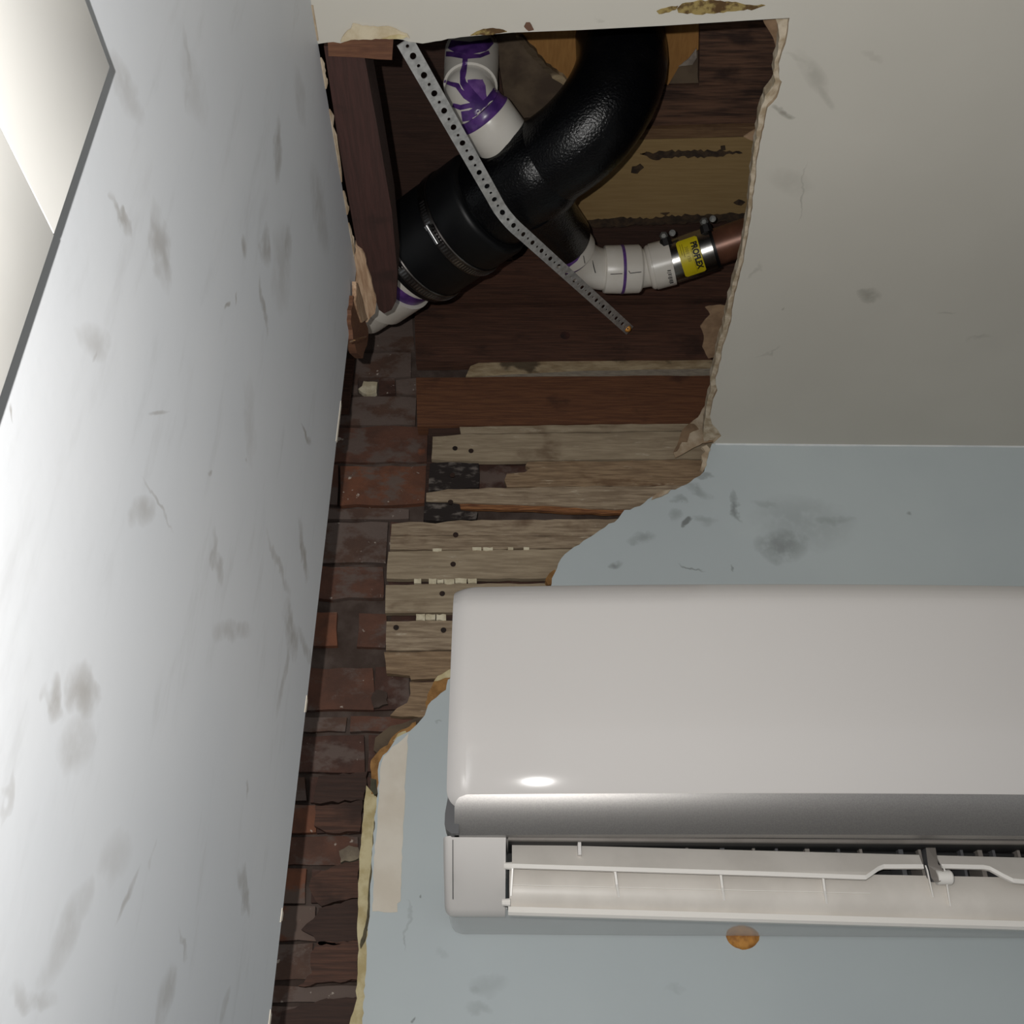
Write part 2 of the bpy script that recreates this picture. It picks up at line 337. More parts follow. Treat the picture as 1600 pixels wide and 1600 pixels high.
# ------------------------------------------------------------------ laths behind the plaster
YLA = D+.021
def lath(pts, mat, dy=0.0, seed=0, thick=.0075, amp=1.0):
    return px_poly('lath', pts, YLA+dy, thick, mat, wall_back, (16, amp), seed)
lath([(718, 667), (900, 664), (1090, 661), (1090, 672), (900, 675), (720, 678)], LATH[1], .004, 1, amp=.6)
lath([(676, 682), (720, 679), (900, 677), (1130, 674), (1130, 716), (900, 719), (760, 721), (700, 720), (674, 717)], LATH[1], 0, 2, amp=.7)
lath([(672, 724), (700, 722), (748, 724), (748, 761), (700, 766), (669, 766)], M_LATHB, .002, 3, amp=1.3)
lath([(824, 722), (900, 721), (1120, 718), (1120, 757), (1000, 760), (880, 760), (792, 761), (788, 750), (792, 740), (820, 738), (828, 732), (821, 728)], LATH[2], 0, 4, amp=1.0)
lath([(666, 770), (700, 764), (860, 761), (1080, 758), (1080, 792), (960, 796), (900, 792), (800, 787), (720, 785), (666, 783)], LATH[0], 0, 5)
px_poly('split_splinter', [(712, 787), (770, 785), (850, 790), (980, 796), (980, 803), (900, 801), (820, 797), (740, 796), (718, 795)], YLA+.003, .005, M_SPLIT, wall_back, (12, .8), 6)
lath([(664, 784), (700, 785), (718, 788), (720, 797), (746, 800), (744, 811), (700, 813), (662, 813)], M_LATHB, .002, 7, amp=1.3)
lath([(612, 819), (640, 815), (680, 818), (720, 813), (900, 812), (1000, 810), (1000, 834), (900, 838), (760, 836), (611, 837)], LATH[0], 0, 8)
lath([(610, 838), (760, 837), (900, 839), (1000, 835), (1000, 852), (900, 856), (800, 857), (700, 859), (609, 858)], LATH[0], .001, 9)
lath([(607, 862), (700, 860), (880, 858), (940, 858), (940, 900), (860, 903), (700, 905), (604, 904)], LATH[1], 0, 10, amp=.8)
lath([(603, 914), (700, 912), (860, 912), (860, 954), (700, 957), (602, 958)], LATH[1], 0, 11, amp=.8)
lath([(604, 971), (700, 970), (860, 968), (860, 1012), (700, 1015), (603, 1016)], LATH[0], 0, 12, amp=.8)
lath([(600, 1019), (700, 1018), (800, 1018), (800, 1058), (700, 1060), (642, 1062), (640, 1056), (604, 1052)], LATH[2], .002, 13)
lath([(640, 1066), (700, 1064), (760, 1062), (740, 1110), (664, 1122), (610, 1118), (620, 1106), (636, 1098), (642, 1084)], LATH[2], 0, 14, amp=2)
lath([(586, 1152), (610, 1135), (668, 1118), (700, 1118), (640, 1160), (596, 1182), (584, 1172)], W_GREYB, 0, 15, amp=2)
# plaster keys squeezed between the laths
def key(x0, x1, y0, y1, s): return px_poly('plaster_key', [(x0, y0), (x1, y0), (x1, y1), (x0, y1)], YLA-.001, .006, M_KEY, wall_back, (5, 1.0), s)
for i, (a, b, c_, d_) in enumerate([(647, 658, 904, 911), (670, 682, 904, 912), (683, 693, 905, 911), (694, 710, 905, 912), (711, 729, 904, 911), (731, 745, 904, 911),
                                   (650, 664, 959, 969), (665, 680, 960, 968), (682, 697, 960, 969), (676, 690, 857, 861), (738, 752, 855, 860), (755, 770, 855, 860), (794, 802, 855, 859), (818, 827, 855, 859)]):
    key(a, b, c_, d_, i)
# nail heads in the laths
M_NAIL = plain('rusty_nail', S(38, 28, 24), S(58, 40, 32), 90, rough=.7, metal=.3)
for (x, y) in [(711, 701), (736, 705), (707, 743), (704, 785), (712, 836), (708, 882), (691, 928), (619, 981), (693, 985)]:
    p = aY(x, y, YLA); r = .0026
    tube('nail', [p+Vector((0, -.0012, 0)), p+Vector((0, .004, 0))], [r*1.3, r], M_NAIL, wall_back, 12)

# furring strip that carries the laths
a0, a1 = aY(668, 700, D+.03), aY(748, 700, D+.03)
tag(box('furring_strip', (a0.x, D+.0295, 0.9), (a1.x, D+.0455, aY(700, 668, D+.03).z), W_DARK2), 'dark vertical furring strip behind the nailed lath ends', 'wood strip')

# ------------------------------------------------------------------ masonry behind: mortar bed and single bricks
YB = D+.046
wall_masonry = tag(box('wall_masonry', (-.75, YB+.006, 0), (1.3, YB+.09, H+.4), M_MORTAR), kind='structure')
wall_masonry['label'] = 'old brick wall exposed in the broken corner'
rows = []   # (y_top, y_bot, [(x0, x1, mat)...]) in photograph pixels, mapped on to the masonry face
rows += [(438, 476, [(440, 700, 1)]), (484, 545, [(440, 646, 3), (652, 900, 1)]), (552, 590, [(440, 644, 3)]), (592, 616, [(440, 560, 3), (594, 616, 1), (618, 655, 3)]),
         (620, 664, [(440, 650, 3), (656, 900, 1)]), (668, 722, [(430, 668, 0), (674, 900, 1)]), (727, 788, [(430, 528, 0), (533, 664, 2), (670, 900, 1)]), (794, 812, [(430, 640, 3)]), (818, 880, [(420, 604, 3), (612, 900, 1)]),
         (886, 936, [(410, 600, 0), (606, 900, 1)]), (958, 1010, [(400, 529, 2), (560, 604, 0), (610, 900, 1)]), (1044, 1110, [(390, 582, 0), (586, 640, 1), (648, 900, 1)]), (1120, 1142, [(380, 540, 3), (548, 700, 0)]), (1150, 1206, [(380, 570, 1), (576, 800, 1)]),
         (1213, 1252, [(370, 478, 3), (484, 800, 1)]), (1257, 1302, [(370, 492, 2), (496, 800, 1)]), (1306, 1352, [(360, 560, 0), (566, 800, 1)]), (1357, 1412, [(360, 478, 2), (486, 800, 1)]),
         (1418, 1470, [(350, 492, 2), (500, 800, 1)]), (1475, 1532, [(340, 488, 3), (496, 800, 1)]), (1540, 1566, [(340, 800, 3)]), (1572, 1650, [(330, 800, 1)])]
rnd = random.Random(11)
for (y0, y1, bl) in rows:
    for (x0, x1, mi_) in bl:
        j = lambda: rnd.uniform(-2.2, 2.2)
        px_poly('brick', [(x0+j(), y0+j()), (x1+j(), y0+j()), (x1+j(), y1+j()), (x0+j(), y1+j())], YB+rnd.uniform(-.003, .002), .03, MB[mi_], wall_masonry, (24, 1.8), rnd.randint(0, 999))
# splintered dark lath ends lying over the lower bricks
for i, pts in enumerate([[(486, 1372), (520, 1354), (562, 1344), (560, 1402), (502, 1416), (490, 1400), (482, 1386)], [(500, 1420), (560, 1404), (562, 1470), (500, 1478), (490, 1462), (470, 1452), (490, 1436)],
                         [(498, 1472), (562, 1470), (558, 1530), (466, 1541), (488, 1520), (486, 1490)], [(440, 1580), (500, 1562), (562, 1556), (550, 1650), (430, 1650)],
                         [(492, 1260), (566, 1250), (562, 1300), (510, 1300), (490, 1290)], [(498, 1212), (575, 1205), (568, 1250), (490, 1254)]]):
    px_poly('broken_lath', pts, YB-.012, .009, [W_DARK, W_DARK2][i % 2], wall_masonry, (9, 2.2), 30+i)
px_poly('mortar_lump', [(568, 596), (590, 597), (588, 612), (572, 616), (560, 608)], YB-.004, .008, M_KEY, wall_masonry, (6, 2), 3)
px_poly('mortar_lump', [(530, 1330), (545, 1321), (560, 1324), (560, 1342), (532, 1348)], YB-.006, .008, plain('pale_mortar', S(140, 128, 108), S(112, 100, 86), 60, rough=.9, bump=.6), wall_masonry, (6, 2), 3)
px_poly('mortar_lump', [(580, 1090), (588, 1078), (604, 1082), (606, 1100), (584, 1106)], YB-.004, .008, M_MORTAR, wall_masonry, (6, 2), 4)

# horizontal boards of the wall framing above the laths
def wplank(pts, mat, Y, seed, name='plank'): return px_poly(name, pts, Y, .02, mat, wall_back, (40, .6), seed)
wplank([(650, 590), (900, 588), (1250, 586), (1250, 660), (900, 662), (652, 666)], W_RED, D+.024, 1)
wplank([(648, 484), (900, 478), (1250, 472), (1250, 556), (900, 560), (650, 564)], W_DARK, D+.022, 2)
px_poly('ledge', [(728, 588), (735, 572), (750, 566), (900, 562), (1250, 557), (1250, 574), (900, 580), (800, 586)], D+.028, .015, W_GRIM, wall_back, (9, .8), 3)
px_poly('ledge', [(735, 590), (800, 585), (900, 580), (1250, 573), (1250, 588), (900, 590)], D+.026, .015, plain('whitewashed_edge', S(150, 140, 124), S(122, 112, 100), 40, (2, 20, 20), rough=.9), wall_back, (30, .4), 3)
p = aY(883, 524, D+.0215)
tube('knot', [p, p+Vector((0, .004, 0))], [.007, .007], plain('wood_knot', S(70, 38, 30), S(44, 28, 24), 90, rough=.8), wall_back, 18)

# ------------------------------------------------------------------ left wall
tag(slab('wall_left', [Vector((XL, -2.4, 0)), Vector((XL, YE, 0)), Vector((XL, YE+.002, H*.5)), Vector((XL, YE, H)), Vector((XL, -2.4, H))], (-.014, 0, 0), [M_LEFT, M_CORE], origin=(0, 0, 0)), kind='structure')
wall_left = bpy.data.objects['wall_left']
# chipped paper along its free edge and top edge
for i, (x, y0, y1) in enumerate([(438, 1412, 1436), (422, 1575, 1620), (533, 612, 700), (480, 1080, 1110)]):
    a_, b_ = aX(x-4, y0, XL), aX(x-6, y1, XL)
    z0, z1 = sorted((a_.z, b_.z))
    slab('edge_chip', [Vector((XL+.0006, YE-.004, z0)), Vector((XL+.0006, YE+.001, z0+.002)), Vector((XL+.0006, YE+.0015, z1-.003)), Vector((XL+.0006, YE-.003, z1))], (-.004, 0, 0), M_BARE, wall_left)
ztop = H
for i, (ya, yb) in enumerate([(.484, .515), (.53, .56), (.58, .66), (.67, .70), (.71, .755)]):
    rr = random.Random(i); pts = [Vector((XL+.001, ya, H-.001))]
    for t in range(1, 8): pts.append(Vector((XL+.0008+rr.uniform(0, .0022), ya+(yb-ya)*t/8, H+rr.uniform(.001, .003))))
    pts.append(Vector((XL+.001, yb, H-.001)))
    slab('torn_paper', pts, (-.003, 0, -.002), M_PAPER, wall_left)

# door casing on the left wall beside the camera
M_CASE = plain('white_gloss_trim_paint', S(232, 230, 225), S(226, 224, 219), 12, rough=.28, spec=.5)
tk = .009
XC = XL+tk
c1 = aX(172, 105, XC); c2 = aX(80, 356, XC)
trim_1 = tag(empty('trim_1', (XL, c1.y-.05, CZ)), kind='structure'); trim_1['label'] = 'white door casing on the left wall near the camera'
def casing(name, y0, y1, z0, z1): return box(name, (XL, y0, z0), (XC, y1, z1), M_CASE, trim_1, .0004)
casing('head_casing', -.75, c1.y, c2.z, c1.z)
casing('side_casing', c2.y-.075, c2.y+.003, 0, c2.z-.0002)

# ------------------------------------------------------------------ ceiling with the cut opening
front = rough([(497, 68), (510, 66), (532, 68), (546, 60), (600, 60), (630, 62), (650, 66), (660, 68), (690, 64), (720, 58)], 8, 1.6, 2)+[(800, 51), (905, 47), (1040, 40), (1200, 30)]
right = rough([(1234, 28), (1230, 54), (1227, 68), (1222, 82), (1217, 100), (1218, 124), (1222, 128), (1214, 152), (1208, 160), (1199, 168), (1195, 190), (1190, 215), (1184, 242), (1178, 300), (1172, 350), (1163, 400), (1151, 450), (1145, 476), (1142, 502), (1130, 540), (1124, 570), (1118, 590), (1121, 610), (1114, 624), (1109, 650), (1113, 662), (1127, 681)], 8, 1.2, 6)
hole = front+right
co = [Vector((XL, -2.4, H)), Vector((XL, aZ(497, 68, H).y, H))]+[aZ(x, y, H) for x, y in hole]+[Vector((aY(1114, 693, D).x, D, H)), Vector((2.3, D, H)), Vector((2.3, -2.4, H))]
ceiling = tag(slab('ceiling', co, (0, 0, .004), [M_CEIL, M_PAPER], origin=(0, 0, 0)), kind='structure')
# gypsum core of the board, set back from the paper, ragged to the hole
rin = rough([(1212, 30), (1217, 50), (1216, 75), (1210, 96), (1208, 114), (1211, 126), (1202, 142), (1196, 150), (1190, 165), (1185, 190), (1182, 215), (1176, 245), (1171, 300), (1165, 350), (1157, 400), (1144, 450), (1137, 478), (1130, 510), (1121, 545), (1116, 572), (1110, 592), (1111, 612), (1105, 628), (1102, 650), (1100, 668), (1100, 690)], 8, 1.6, 7)
back_in = [(1240, 690), (1240, 400), (1270, 200), (1290, 30)]
slab('board_core', [aZ(x, y, H+.0045) for x, y in rin+back_in], (0, 0, .011), M_CORE, ceiling)
px_polyZ('brown_paper', [(1192, 31), (1212, 28), (1218, 44), (1221, 52), (1216, 66), (1217, 80), (1212, 72), (1206, 56)], H+.017, .0015, M_PAPERD, ceiling, (5, .8), 2)
px_polyZ('torn_paper', [(1162, 214), (1178, 204), (1190, 196), (1188, 224), (1172, 219)], H+.017, .0015, M_PAPERD, ceiling, (5, .8), 3)
px_polyZ('torn_paper', [(1102, 481), (1120, 478), (1138, 479), (1132, 520), (1118, 558), (1107, 560), (1097, 542), (1100, 524), (1094, 510), (1110, 492)], H+.017, .0015, M_PAPERD, ceiling, (6, 1.2), 4)
px_poly('torn_paper', [(1103, 628), (1106, 645), (1112, 662), (1126, 681), (1112, 688), (1098, 692), (1075, 704), (1055, 715), (1052, 707), (1061, 690), (1070, 684), (1076, 676), (1085, 668), (1078, 662), (1090, 652), (1097, 640)], D+.002, .0015, M_PAPER, ceiling, (6, 1.0), 5)
px_poly('torn_paper', [(1076, 662), (1066, 672), (1060, 690), (1052, 706), (1058, 704), (1066, 690), (1074, 690), (1078, 676), (1092, 670), (1084, 662)], D+.0005, .0012, M_PAPERD, ceiling, (5, .6), 5)
px_poly('brown_paper', [(1104, 660), (1112, 662), (1127, 681), (1114, 690), (1100, 693), (1110, 686), (1120, 680), (1112, 676), (1106, 674)], D-.0012, .001, M_PAPERD, ceiling, (5, .5), 6)
# buckled paper along the front cut
px_polyZ('torn_paper', [(532, 66), (538, 54), (548, 46), (551, 38), (566, 42), (590, 44), (604, 42), (622, 48), (636, 54), (640, 60), (620, 56), (600, 60), (580, 62), (548, 62)], H-.0022, .0016, plain('cream_facing_paper', S(202, 190, 164), S(184, 168, 138), 60, rough=.9, bump=.4), ceiling, (6, 1.2), 7)
px_polyZ('torn_paper', [(597, 61), (610, 57), (625, 55), (636, 57), (630, 61)], H-.0035, .001, M_PLAST, ceiling, (5, .6), 8)
px_polyZ('torn_paper', [(735, 56), (750, 48), (765, 45), (780, 46), (792, 50), (770, 54)], H-.0012, .001, M_STAIN, ceiling, (5, .8), 9)
px_polyZ('torn_paper', [(819, 42), (822, 36), (828, 36), (834, 47), (826, 49)], H-.0014, .0012, plain('brown_scab', S(110, 78, 60), S(90, 64, 50), 60), ceiling, (4, .6), 1)
# scraped scar on the ceiling in front of the hole
px_polyZ('scar', [(1058, 14), (1066, 6), (1090, 2), (1120, 1), (1150, 4), (1172, 8), (1196, 9), (1180, 14), (1150, 18), (1110, 22), (1074, 22), (1060, 20)], H-.0006, .0006, M_STAIN, ceiling, (6, 1.6), 3)
px_polyZ('scar', [(1026, 18), (1040, 13), (1060, 10), (1056, 16), (1040, 20), (1030, 22)], H-.0005, .0005, M_STAIN, ceiling, (5, 1.6), 4)

# ------------------------------------------------------------------ subfloor above the opening
ZS = H+.27
subfloor = tag(box('subfloor', (-.75, -.2, ZS+.03), (1.3, D+.13, ZS+.07), M_DARK), kind='structure')
subfloor['label'] = 'dark underside of the floor above the hole'
def fplank(pts, mat, dz, seed): return px_polyZ('plank', pts, ZS+dz, .022, mat, subfloor, (60, .8), seed)
fplank([(520, 410), (900, 405), (1300, 398), (1300, 470), (900, 482), (520, 492)], W_DARK, 0, 1)
fplank([(860, 344), (1300, 336), (1300, 398), (860, 404)], W_DARK2, .02, 2)
fplank([(860, 222), (1330, 210), (1330, 334), (860, 350)], W_OLIVE, 0, 3)
fplank([(870, 206), (1330, 194), (1330, 209), (870, 220)], wood('brown_edge_board', S(118, 92, 66), S(96, 72, 52), S(70, 52, 40), (3, 40, 40)), -.006, 4)
fplank([(880, 138), (1330, 126), (1330, 194), (880, 205)], W_STRIPE, 0, 5)
fplank([(1094, 30), (1350, 10), (1350, 128), (1092, 134)], W_STRIPE, -.012, 6)
fplank([(540, 40), (768, 30), (810, 300), (800, 408), (560, 408)], W_DARK2, 0, 7)
fplank([(756, 20), (800, 20), (905, 140), (905, 340), (800, 300), (770, 120)], W_GREYB, .006, 8)
fplank([(794, 20), (930, 15), (930, 170), (895, 138), (850, 104), (810, 62)], W_TAN, .002, 9)
fplank([(930, 15), (1096, 10), (1092, 76), (1060, 106), (1040, 140), (930, 150)], W_TAN, .002, 10)
fplank([(1040, 130), (1060, 106), (1092, 78), (1094, 134), (1094, 150), (1000, 150)], W_GREYB, .004, 11)
px_polyZ('paper_scrap', [(1060, 104), (1074, 94), (1088, 76), (1089, 90), (1082, 101)], ZS-.004, .0012, plain('grey_scrap_paper', S(150, 140, 128), S(110, 100, 92), 60), subfloor, (5, .6), 2)
px_polyZ('debris_edge', [(806, 56), (816, 58), (850, 98), (884, 124), (898, 136), (888, 140), (850, 110), (820, 78)], ZS-.004, .006, W_GRIM, subfloor, (6, 1.8), 3)
M_GRIME = plain('dark_floor_grime', S(70, 54, 38), S(44, 34, 26), 90, rough=.95, bump=.5)
for i, pts in enumerate([[(1000, 241), (1040, 237), (1080, 236), (1130, 236), (1160, 239), (1120, 245), (1060, 246), (1020, 249)], [(900, 346), (960, 341), (1010, 342), (1060, 337), (1110, 336), (1165, 334), (1165, 346), (1060, 350), (900, 356)],
                         [(1146, 317), (1154, 313), (1164, 316), (1158, 322), (1150, 320)], [(988, 262), (1000, 257), (1006, 262), (996, 272), (986, 270)], [(1126, 229), (1133, 228), (1134, 235), (1127, 236)], [(1032, 334), (1046, 332), (1040, 337)]]):
    px_polyZ('grime_patch', pts, ZS-.0012, .0014, M_GRIME, subfloor, (5, 2.2), 40+i)
# unseen boards added around the bay to keep ambient light out
box('side_light_block', (.62, -.2, H+.02), (.66, D+.04, ZS+.03), W_DARK2, subfloor)
box('side_light_block', (-.42, -.2, H+.02), (-.38, D+.04, ZS+.03), W_DARK2, subfloor)
box('front_light_block', (-.38, .30, H+.02), (.62, .34, ZS+.03), W_DARK2, subfloor)

# nailer strip running back along the top of the left wall, and the small block that holds it
nail = slab('nailer_strip', [aZ(x, y, H+.004) for x, y in [(506, 72), (566, 70), (590, 200), (612, 330), (621, 425), (619, 470), (612, 484), (600, 490), (592, 484), (578, 440), (556, 376), (530, 230)]], (0, 0, .038), [W_NAIL, W_DARK2])  # side faces take a darker wood: the shade on them is painted in
tag(nail, 'maroon-brown timber strip along the top of the left wall', 'wood strip')
blk = slab('wood_block', [aZ(x, y, H+.0045) for x, y in [(512, 44), (616, 40), (613, 89), (590, 88), (560, 85), (514, 83)]], (0, 0, .02), [W_BLOCK, W_DARK2])
blk.location.z -= .004
tag(blk, 'small brown wood block at the front corner of the ceiling hole', 'wood block')
lth = empty('splintered_lath', aX(560, 500, XL+.004)); tag(lth, 'pale splintered lath ends hanging at the broken top of the left wall', 'broken lath')
slab('splinter', [aZ(x, y, H+.001) for x, y in rough([(555, 384), (566, 392), (578, 430), (588, 472), (586, 490), (574, 504), (566, 504), (556, 470), (552, 440)], 7, 1.4, 2, True)], (0, 0, .012), W_SPLINT, lth)
slab('splinter', [aX(x, y, XL+.004) for x, y in rough([(552, 462), (562, 480), (572, 506), (576, 520), (573, 540), (567, 560), (558, 552), (552, 530), (548, 500)], 7, 1.0, 3, True)], (-.008, 0, 0), W_BLOCK, lth)
slab('splinter', [aX(x, y, XL+.006) for x, y in rough([(556, 440), (566, 470), (574, 498), (566, 504), (556, 470)], 7, 1.0, 4, True)], (-.004, 0, 0), W_SPLINT, lth)
tube('wire', catmull([aX(547, 534, XL+.010), aX(556, 531, XL+.016), aX(568, 527, XL+.014), aX(572, 526, XL+.006)], 6), .0007, plain('copper_wire', S(190, 150, 110), None, 10, rough=.3, metal=.9), lth, 8)
# narrow dark batten standing behind the free edge of the left wall
b0 = aY(548, 600, D+.036)
tag(box('batten', (b0.x-.014, D+.028, aY(548, 645, D+.036).z), (b0.x+.002, D+.040, aY(548, 555, D+.036).z), W_DARK), 'narrow dark batten behind the free edge of the left wall', 'wood strip')

# ------------------------------------------------------------------ black drain fitting
k = NT('black_abs_plastic'); n = k.noise(420, detail=2); n2 = k.noise(30, detail=3)
k.color(k.mix(k.ramp(n2, .45, .75), S(7, 8, 10), S(13, 13, 14))); k.props(.27, 0, .32); k.bump(n, .8, .0008)
M_ABS = k.m
M_RUBBER = plain('black_rubber', S(8, 9, 11), S(14, 14, 15), 20, rough=.45, spec=.3)
k = NT('stainless_band'); n = k.noise(60, (1, 1, 1), 3); k.color(S(150, 150, 150)); k.props(.28, 1.0); k.bump(k.noise(300, detail=1), .1, .0005); M_SS = k.m
M_BOLT = plain('dull_zinc_bolt', S(120, 120, 116), S(84, 84, 82), 150, rough=.62, metal=.6)
M_DSS = plain('dark_stainless_band', S(120, 116, 112), S(90, 86, 84), 40, rough=.32, metal=1.0)
zr = .150
E0 = aZ(978, 168, H+zr); A1 = aZ(716, 352, H+zr)
hd = (A1-E0).normalized()
RB = rpx(E0, 74)
fit = empty('drain_fitting', (E0+A1)/2+Vector((0, 0, -.06)))
tag(fit, 'black plastic drain bend with side branches above the ceiling hole', 'drain pipe')
br = .085; path = [E0+Vector((0, 0, .24)), E0+Vector((0, 0, .16))]
cen = E0+hd*br+Vector((0, 0, br))
for i in range(0, 13):
    an = math.pi/2*i/12
    path.append(cen - hd*br*math.cos(an) - Vector((0, 0, 1))*br*math.sin(an))
L = (A1-E0).length
tube('bend', path+[E0+hd*(L*.62)], RB, M_ABS, fit, 48)
P_ = lambda t: E0+hd*(L*t)
lathe('wye_body', P_(.40), P_(.86), [(0, RB*.98), (.10, RB*1.08), (.2, RB*1.12), (.8, RB*1.12), (.92, RB*1.1), (1, RB*1.02)], M_ABS, fit, 48, 50)
# rubber coupling on the lower end with two hose clamps
HB = rpx(A1, 85)
h0, h1 = P_(.78), P_(1.30)
cp = tag(empty('rubber_coupling', (h0+h1)/2+Vector((0, 0, -.06))), 'black rubber coupling with two hose clamps at the lower left end', 'pipe coupling')
lathe('sleeve', h0, h1, [(0, HB*.93), (.02, HB*.98), (.05, HB), (.32, HB), (.36, HB*.985), (.5, HB*.985), (.54, HB), (.95, HB), (1.0, HB*.97)], M_RUBBER, cp, 56, 40)
cband = []
for (t, nm) in ((.385, 0), (.885, 1)):
    c0 = h0.lerp(h1, t); wd = .0068
    bd = lathe('hose_clamp', c0-hd*wd, c0+hd*wd, [(0, HB*1.012), (.08, HB*1.026), (.92, HB*1.026), (1, HB*1.012)], M_DSS, cp, 64, 30)
    # slots of the worm band (raised rungs), facing down to the room
    side = hd.cross(Vector((0, 0, 1))).normalized()
    vv, ff = [], []
    for q in range(46):
        an = math.radians(-75+q*3.4); dirr = -Vector((0, 0, 1))*math.cos(an)+side*math.sin(an); tg = Vector((0, 0, 1))*math.sin(an)+side*math.cos(an)
        b = c0+dirr*HB*1.0265; i0 = len(vv)
        for (s1, s2, s3) in ((-1, -1, 0), (1, -1, 0), (1, 1, 0), (-1, 1, 0), (-1, -1, 1), (1, -1, 1), (1, 1, 1), (-1, 1, 1)):
            vv.append(b+hd*(wd*.5*s1)+tg*(.0009*s2)+dirr*(.0006*s3))
        ff += [tuple(i0+z for z in f) for f in ((0, 3, 2, 1), (4, 5, 6, 7), (0, 1, 5, 4), (1, 2, 6, 5), (2, 3, 7, 6), (3, 0, 4, 7))]
    mk('band_rungs', vv, ff, M_SS, bd)
    an = math.radians(-38); dirr = -Vector((0, 0, 1))*math.cos(an)+side*math.sin(an); tg = Vector((0, 0, 1))*math.sin(an)+side*math.cos(an)
    sc = c0+dirr*(HB*1.03+.004)
    tube('clamp_screw', [sc-tg*.013, sc-tg*.008, sc-tg*.008, sc+tg*.010], [.0042, .0042, .0028, .0028], M_SS, bd, 14)
# white pipe leaving the coupling
k = NT('white_pvc_primer_stain'); nw = k.noise(26, detail=3)
M_PVC = plain('white_pvc', S(214, 210, 202), S(204, 198, 188), 16, rough=.32, spec=.5)
M_PURP = plain('purple_primer', S(98, 62, 132), S(66, 40, 100), 60, rough=.3, spec=.5)
PB = HB*.80
q0 = P_(1.22); q1 = aZ(612, 468, H+zr-.004); q2 = aZ(560, 520, H+zr-.02); q3 = q2+Vector((-.05, .05, -.04))
pv = tag(empty('pvc_pipe', q1+Vector((0, 0, -PB))), 'white plastic drain pipe with purple primer ring leaving the rubber coupling', 'drain pipe')
tube('pipe', catmull([q0, P_(1.34), P_(1.42), P_(1.55), P_(1.75)], 5), PB, M_PVC, pv, 40)
lathe('fitting_hub', P_(1.425), P_(1.62), [(0, PB*1.0), (.01, PB*1.10), (.9, PB*1.10), (1, PB)], M_PVC, pv, 44)
lathe('primer_ring', P_(1.36), P_(1.424), [(0, PB*1.002), (.0, PB*1.006), (1, PB*1.006), (1, PB*1.002)], M_PURP, pv, 44)
# branch sockets of the fitting
U2 = aZ(788, 222, H+.165); U3 = aZ(835, 285, H+zr)
lathe('upper_branch', U2.lerp(U3, -.04), U3, [(0, .036), (.03, .0385), (.5, .0385), (1, .05)], M_ABS, fit, 40, 50)
R0 = aZ(825, 300, H+zr); R1 = aZ(880, 375, H+.178)
lathe('lower_branch', R1, R0, [(0, .034), (.03, .0365), (.45, .0365), (1, .05)], M_ABS, fit, 40, 50)

# ------------------------------------------------------------------ upper white elbow streaked with purple primer
V0 = aZ(735, 140, H+.205)
top = V0+Vector((0, 0, .09)); el = tag(empty('pvc_elbow', V0+Vector((0, 0, -.05))), 'white plastic elbow streaked with purple primer above the strap', 'pipe elbow')
rv = rpx(V0, 39)
hub_o = lathe('upper_hub', V0, top, [(0, rv*.96), (.05, rv*.98), (.06, rv*1.09), (.38, rv*1.09), (.42, rv*1.11), (1, rv*1.11)], M_PVC, el, 40)
bp = U2.lerp(U3, -.62)
cur = [V0+Vector((0, 0, .012)), V0, V0+Vector((0, 0, -.008)), V0.lerp(bp, .5)+Vector((0, 0, -.008)), bp]
bend_o = tube('bend', catmull(cur, 7), [rv*1.0]*(len(cur)*7-6), M_PVC, el, 44)
c0 = U2.lerp(U3, -.64); c1_ = U2.lerp(U3, .04)
col_o = lathe('collar', c0, c1_, [(0, rv*.98), (.0, rv*1.10), (.08, rv*1.14), (.92, rv*1.14), (1, rv*1.10)], M_PVC, el, 44)
lathe('primer_ring', U2.lerp(U3, -.82), U2.lerp(U3, -.63), [(0, rv*1.003), (.4, rv*1.02), (.8, rv*1.06), (1, rv*1.13)], M_PURP, el, 44, 60)
